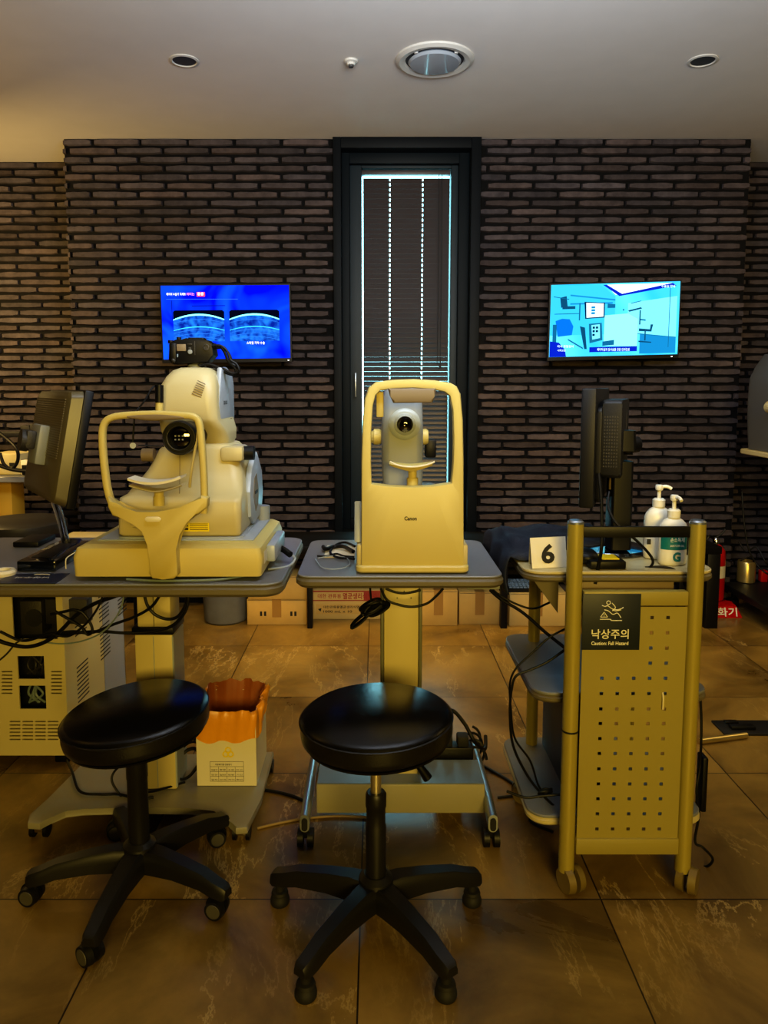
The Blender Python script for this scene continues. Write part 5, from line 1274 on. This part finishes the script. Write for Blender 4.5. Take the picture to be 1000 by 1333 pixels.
cord('black_cable', [P(px,py,yy) for px,py,yy in ((840,739,1.83),(860,738,1.82),(876,741,1.81),(888,750,1.80),(892,762,1.8))], .0035, 'black cable running from the small black box to the right trolley post', group=g)
# dispensers
def bottle(px, Y, hh, r, label, front):
    c = P(px,700,Y); c.z = ZS+.001
    t = thing('pump_bottle', label, 'bottle', c, 'hand sanitiser pump bottles')
    rx_ = r; S = []
    for z, k in ((0,.86),(.004,.97),(.02,1),(.1,1),(.118,.97),(.128,.88),(.138,.66),(.144,.42),(.148,.34)): 
        S.append([(c.x+x,c.y+y*.72,c.z+z*hh/.148*.62/.62) for x,y in [(rx_*k*math.cos(2*PI*i/32), rx_*k*math.sin(2*PI*i/32)) for i in range(32)]])
    b = B(); loft(b, S); bd = obj('bottle_body', b, 'whiteplastic', t, ang=50)
    z0 = c.z+hh
    b = B(); lathe(b, [(.016,-.002),(.0165,.016),(.012,.02)], (c.x,c.y,z0), n=24); obj('collar', b, 'whiteplastic', t)
    b = B(); lathe(b, [(.005,.018),(.005,.04),(.009,.042),(.011,.05),(.009,.056),(0,.057)], (c.x,c.y,z0), n=20); pm = obj('pump', b, 'whiteplastic', t)
    b = B(); tube(b, [(c.x,c.y,z0+.05),(c.x+.018,c.y-.004,z0+.052),(c.x+.03,c.y-.007,z0+.046)] if not front else [(c.x,c.y,z0+.05),(c.x+.004,c.y-.02,z0+.051),(c.x+.006,c.y-.03,z0+.045)], .0045, 10); obj('nozzle', b, 'whiteplastic', pm)
    return t, c, bd
t, c, bd = bottle(856, 1.93, .142, .037, 'white pump bottle standing behind the other bottle on the trolley', False)
b = B(); q = P(846,706,c.y-.03); box(b, (q.x-.006,c.y-.0275,q.z-.006), (q.x+.004,c.y-.0255,q.z+.008)); obj('barcode', b, 'ink', t, smooth=False)
t, c, bd = bottle(876, 1.86, .125, .036, 'white hand sanitiser pump bottle with a teal label on the trolley', True)
def curved_label(z0, z1, a0, a1, m, nm, r=.0363):
    b = B(); n = 16; A = []
    for i in range(n+1):
        a = R(a0+(a1-a0)*i/n); x = c.x+r*math.sin(a); y = c.y-r*.72*math.cos(a); A.append((b.verts.new((x,y,z0)), b.verts.new((x,y,z1))))
    for p, q in zip(A,A[1:]): b.faces.new((p[0],q[0],q[1],p[1]))
    return obj(nm, b, m, t)
curved_label(c.z+.042, c.z+.084, -70, 60, 'teal', 'label')
text('lettering', '손소독제', (c.x-.017,c.y-.0275,c.z+.063), (1,0,0), (0,0,1), .036, .012, 'signwhite', t, .01)
text('lettering', 'SANITIZER GEL', (c.x-.017,c.y-.0275,c.z+.051), (1,0,0), (0,0,1), .036, .005, 'signwhite', t, .01)
text('logo', 'G', (c.x-.009,c.y-.0275,c.z+.012), (1,0,0), (0,0,1), .02, .025, 'teal', t, .05)

# PC on bottom shelf, adapter at right
b = B(); pa = thing('computer_tower', 'slim dark computer tower standing on the bottom shelf of the trolley', 'computer', (.55,2.0,.176))
box(b, (.515,1.83,.178), (.62,2.17,.42), .005); obj('tower_case', b, mat('dark_blue_case',(34,40,52),.45), pa)
b = B(); box(b, (.53,1.827,.36), (.605,1.8295,.372)); obj('drive_bay', b, 'ink', pa, smooth=False)
b = B(); q = P(916,1020,1.87); box(b, (q.x-.008,1.86,P(0,1055,1.87).z), (q.x+.007,1.9,P(0,985,1.87).z), .004); t = tag(obj('power_adapter', b, 'black'), 'black power adapter hanging at the right of the trolley', 'adapter')
cord('black_cable', [P(px,py,yy) for px,py,yy in ((911,895,1.87),(913,930,1.86),(913,965,1.85),(911,1000,1.85),(907,1030,1.84),(910,1060,1.84),(905,1095,1.84),(915,1103,1.83),(928,1118,1.83),(920,1128,1.84),(905,1126,1.86),(885,1118,1.9))], .0035, 'black cable running down the right side of the trolley to the floor')
g = 'black cables hanging at the left of the trolley'
cord('black_cable', [P(px,py,1.84) for px,py in ((735,846),(712,862),(690,872),(672,880),(666,898),(664,930),(668,970),(684,1005),(702,1030),(722,1050),(733,1062))], .0035, 'black cable hanging in a long curve past the left shelves', group=g)
cord('black_cable', [P(px,py,1.86) for px,py in ((737,818),(715,830),(695,848),(672,870),(664,890),(665,920),(670,960),(690,990),(700,1020),(706,1030))], .0028, 'thin black cable hanging in front of the left shelves', group=g)
cord('black_cable', [P(px,py,1.80) for px,py in ((660,1030),(684,1038),(705,1036),(732,1034))], .0035, 'black cable crossing level in front of the bottom shelf', group=g)
b = B(); q = P(710,1032,1.82)
for k in range(4): tube(b, [q+Vector((.018*math.cos(2*PI*i/8+k),.006*math.sin(i+k),.008*math.sin(2*PI*i/8+k*2))) for i in range(9)], .003, 6, 3)
tag(obj('cable_knot', b, 'cable'), 'knot of black cable in front of the bottom trolley shelf', 'cable')

# ------------------------------------------------------------------ front stools
def stool(c, seat_z, seat_r, tilt, base_ang, glides, label, post_chrome, Rr=.25, seat_rot=0):
    t = thing('swivel_stool', label, 'stool', c, 'black round stools in front')
    c = Vector(c)
    # seat: lathe then tilt
    rm = Matrix.Translation((c.x,c.y,seat_z)) @ Matrix.Rotation(R(tilt), 4, 'Y') @ Matrix.Rotation(R(seat_rot), 4, 'X')
    b = B(); lathe(b, [(0,-.004),(.0+seat_r*.93,-.006),(seat_r*.985,-.012),(seat_r,-.016)], n=64); b.transform(rm)
    for f in b.faces: pass
    obj('seat_top', b, 'vinyl', t, ang=60)
    b = B(); lathe(b, [(seat_r,-.0165),(seat_r+.003,-.018),(seat_r+.003,-.02),(seat_r,-.022),(seat_r+.001,-.045),(seat_r-.001,-.058),(seat_r-.01,-.064),(seat_r*.8,-.066)], n=64); b.transform(rm); obj('seat_side', b, 'vinylside', t, ang=50)
    b = B(); lathe(b, [(seat_r*.95,-.0665),(seat_r*.94,-.072),(.07,-.075),(.05,-.085)], n=48); b.transform(rm); obj('seat_pan', b, 'black', t, ang=50)
    zc = seat_z-.08
    if post_chrome:
        b = B(); cyl(b, (c.x,c.y,.30), (c.x,c.y,zc+.003), .0125, n=24); obj('gas_rod', b, 'steelrod', t)
        b = B(); lathe(b, [(.024,.1),(.024,.255),(.0225,.258),(.0225,.3),(.0245,.303),(.0245,.332),(.021,.338),(.013,.338)], (c.x,c.y,0), n=28); obj('post_cover', b, 'stoolplastic', t)
    else:
        b = B(); lathe(b, [(.0255,.1),(.0255,.3),(.0265,.302),(.0265,zc+.01)], (c.x,c.y,0), n=28); obj('post_cover', b, 'stoolplastic', t)
    b = B(); lathe(b, [(.03,.06),(.045,.065),(.046,.1),(.04,.125),(.028,.135)], (c.x,c.y,0), n=28); obj('base_hub', b, 'stoolplastic', t)
    for k in range(5):
        a = R(base_ang+72*k); d = Vector((math.cos(a),math.sin(a),0)); n_ = Vector((-d.y,d.x,0))
        prof = [(.02,.118,.066,.058),(.06,.122,.068,.050),(.12,.117,.072,.045),(.2,.105,.068,.041),(Rr-.015,.092,.058,.039),(Rr+.012,.085,.055,.036),(Rr+.02,.078,.058,.028)]
        b = B(); S = []
        for r_, zt, zb, w_ in prof:
            o = c+d*r_; h_ = w_/2
            S.append([tuple(o+n_*x+Vector((0,0,z))) for x,z in ((-h_*1.08,zb),(h_*1.08,zb),(h_*1.05,zb+(zt-zb)*.5),(h_*.95,zt-.006),(h_*.72,zt),(-h_*.72,zt),(-h_*.95,zt-.006),(-h_*1.05,zb+(zt-zb)*.5))])
        loft(b, S); lg = obj('leg', b, 'stoolplastic', t, ang=40)
        q = c+d*Rr
        if glides:
            b = B(); lathe(b, [(.012,.058),(.012,.036),(.019,.034),(.021,.028),(.017,.024),(.021,.02),(.024,.012),(.024,.004),(.022,0)], (q.x,q.y,0), n=28); obj('glide', b, 'rubber', lg)
        else:
            wa = R(180+(-35,-15,20,10,-10)[k]); ax_ = Vector((math.cos(wa+PI/2),math.sin(wa+PI/2),0)); cen = q+Vector((math.cos(wa)*.012,math.sin(wa)*.012,.0255))
            b = B(); cyl(b, (q.x,q.y,.04), (q.x,q.y,.06), .008); cyl(b, cen-ax_*.006+Vector((0,0,.003)), cen+ax_*.006+Vector((0,0,.003)), .027, n=24); cs = obj('caster', b, 'black', lg)
            b = B()
            for s in (-1,1): cyl(b, cen+ax_*(s*.0065), cen+ax_*(s*.022), .0255, .023, n=28)
            obj('wheel', b, 'dark', cs)
            for s in (-1,1):
                b = B(); cyl(b, cen+ax_*(s*.0221), cen+ax_*(s*.0235), .018, .017, n=24); obj('hub_cap', b, 'hubgrey', cs)
    return t
stool((-.001,1.625,0), .541, .176, -2, -90-36, True, 'black stool with a chrome rod and five glides, nearest to the centre table', True, .252)
stool((-.605,1.755,0), .49, .178, -5, -95.8, False, 'black stool on five casters in front of the waste box', False, .25, 2)

# ------------------------------------------------------------------ lights, world, camera
def area(name, loc, target, sx_, sy_, col, power, spread=180):
    l = bpy.data.lights.new(name, 'AREA'); l.shape = 'RECTANGLE'; l.size = sx_; l.size_y = sy_; l.color = col; l.energy = power; l.spread = R(spread)
    o = bpy.data.objects.new(name, l); C.objects.link(o); o.location = loc
    o.rotation_euler = (Vector(target)-Vector(loc)).to_track_quat('-Z','Y').to_euler(); return o
area('warm_key', (.6,-2.5,1.75), (.15,2.0,.85), 1.6, .8, (1,.71,.155), 50, 110)
area('cool_ceiling_fill', (.3,1.2,2.1), (.3,2.7,2.67), 1.4, .5, (.76,.86,1), 56)  # unseen floating light added to brighten the ceiling
area('left_warm', (-2.7,3.5,1.9), (-2.05,4.67,1.0), .5, .4, (1,.68,.24), 36)
area('left_ceiling_warm', (-3.0,2.4,1.9), (-2.7,3.2,2.67), .5, .5, (1,.58,.1), 12)
area('right_warm', (3.0,2.6,2.3), (2.4,4.0,.6), .6, .5, (1,.72,.3), 10)
area('warm_bench_wash', (.4,3.3,2.62), (.3,3.6,.0), 2.2, .2, (1,.62,.12), 14, 80)
w = bpy.data.worlds.new('outdoor_sky'); bpy.context.scene.world = w; w.use_nodes = True
bg = w.node_tree.nodes['Background']; bg.inputs[0].default_value = (.42,.9,1,1); bg.inputs[1].default_value = 9.0
cam = bpy.data.cameras.new('camera'); co = bpy.data.objects.new('camera', cam); C.objects.link(co)
co.location = (0,0,H); co.rotation_euler = (R(90)-PIT,0,0)
cam.sensor_fit = 'HORIZONTAL'; cam.sensor_width = 36; cam.lens = 36*FP/1000; cam.shift_x = (500-CX)/1000; cam.shift_y = -(666.5-CY)/1000
cam.clip_start = .05
bpy.context.scene.camera = co
vs_ = bpy.context.scene.view_settings; vs_.view_transform = 'Standard'; vs_.look = 'Medium High Contrast'; vs_.exposure = 0
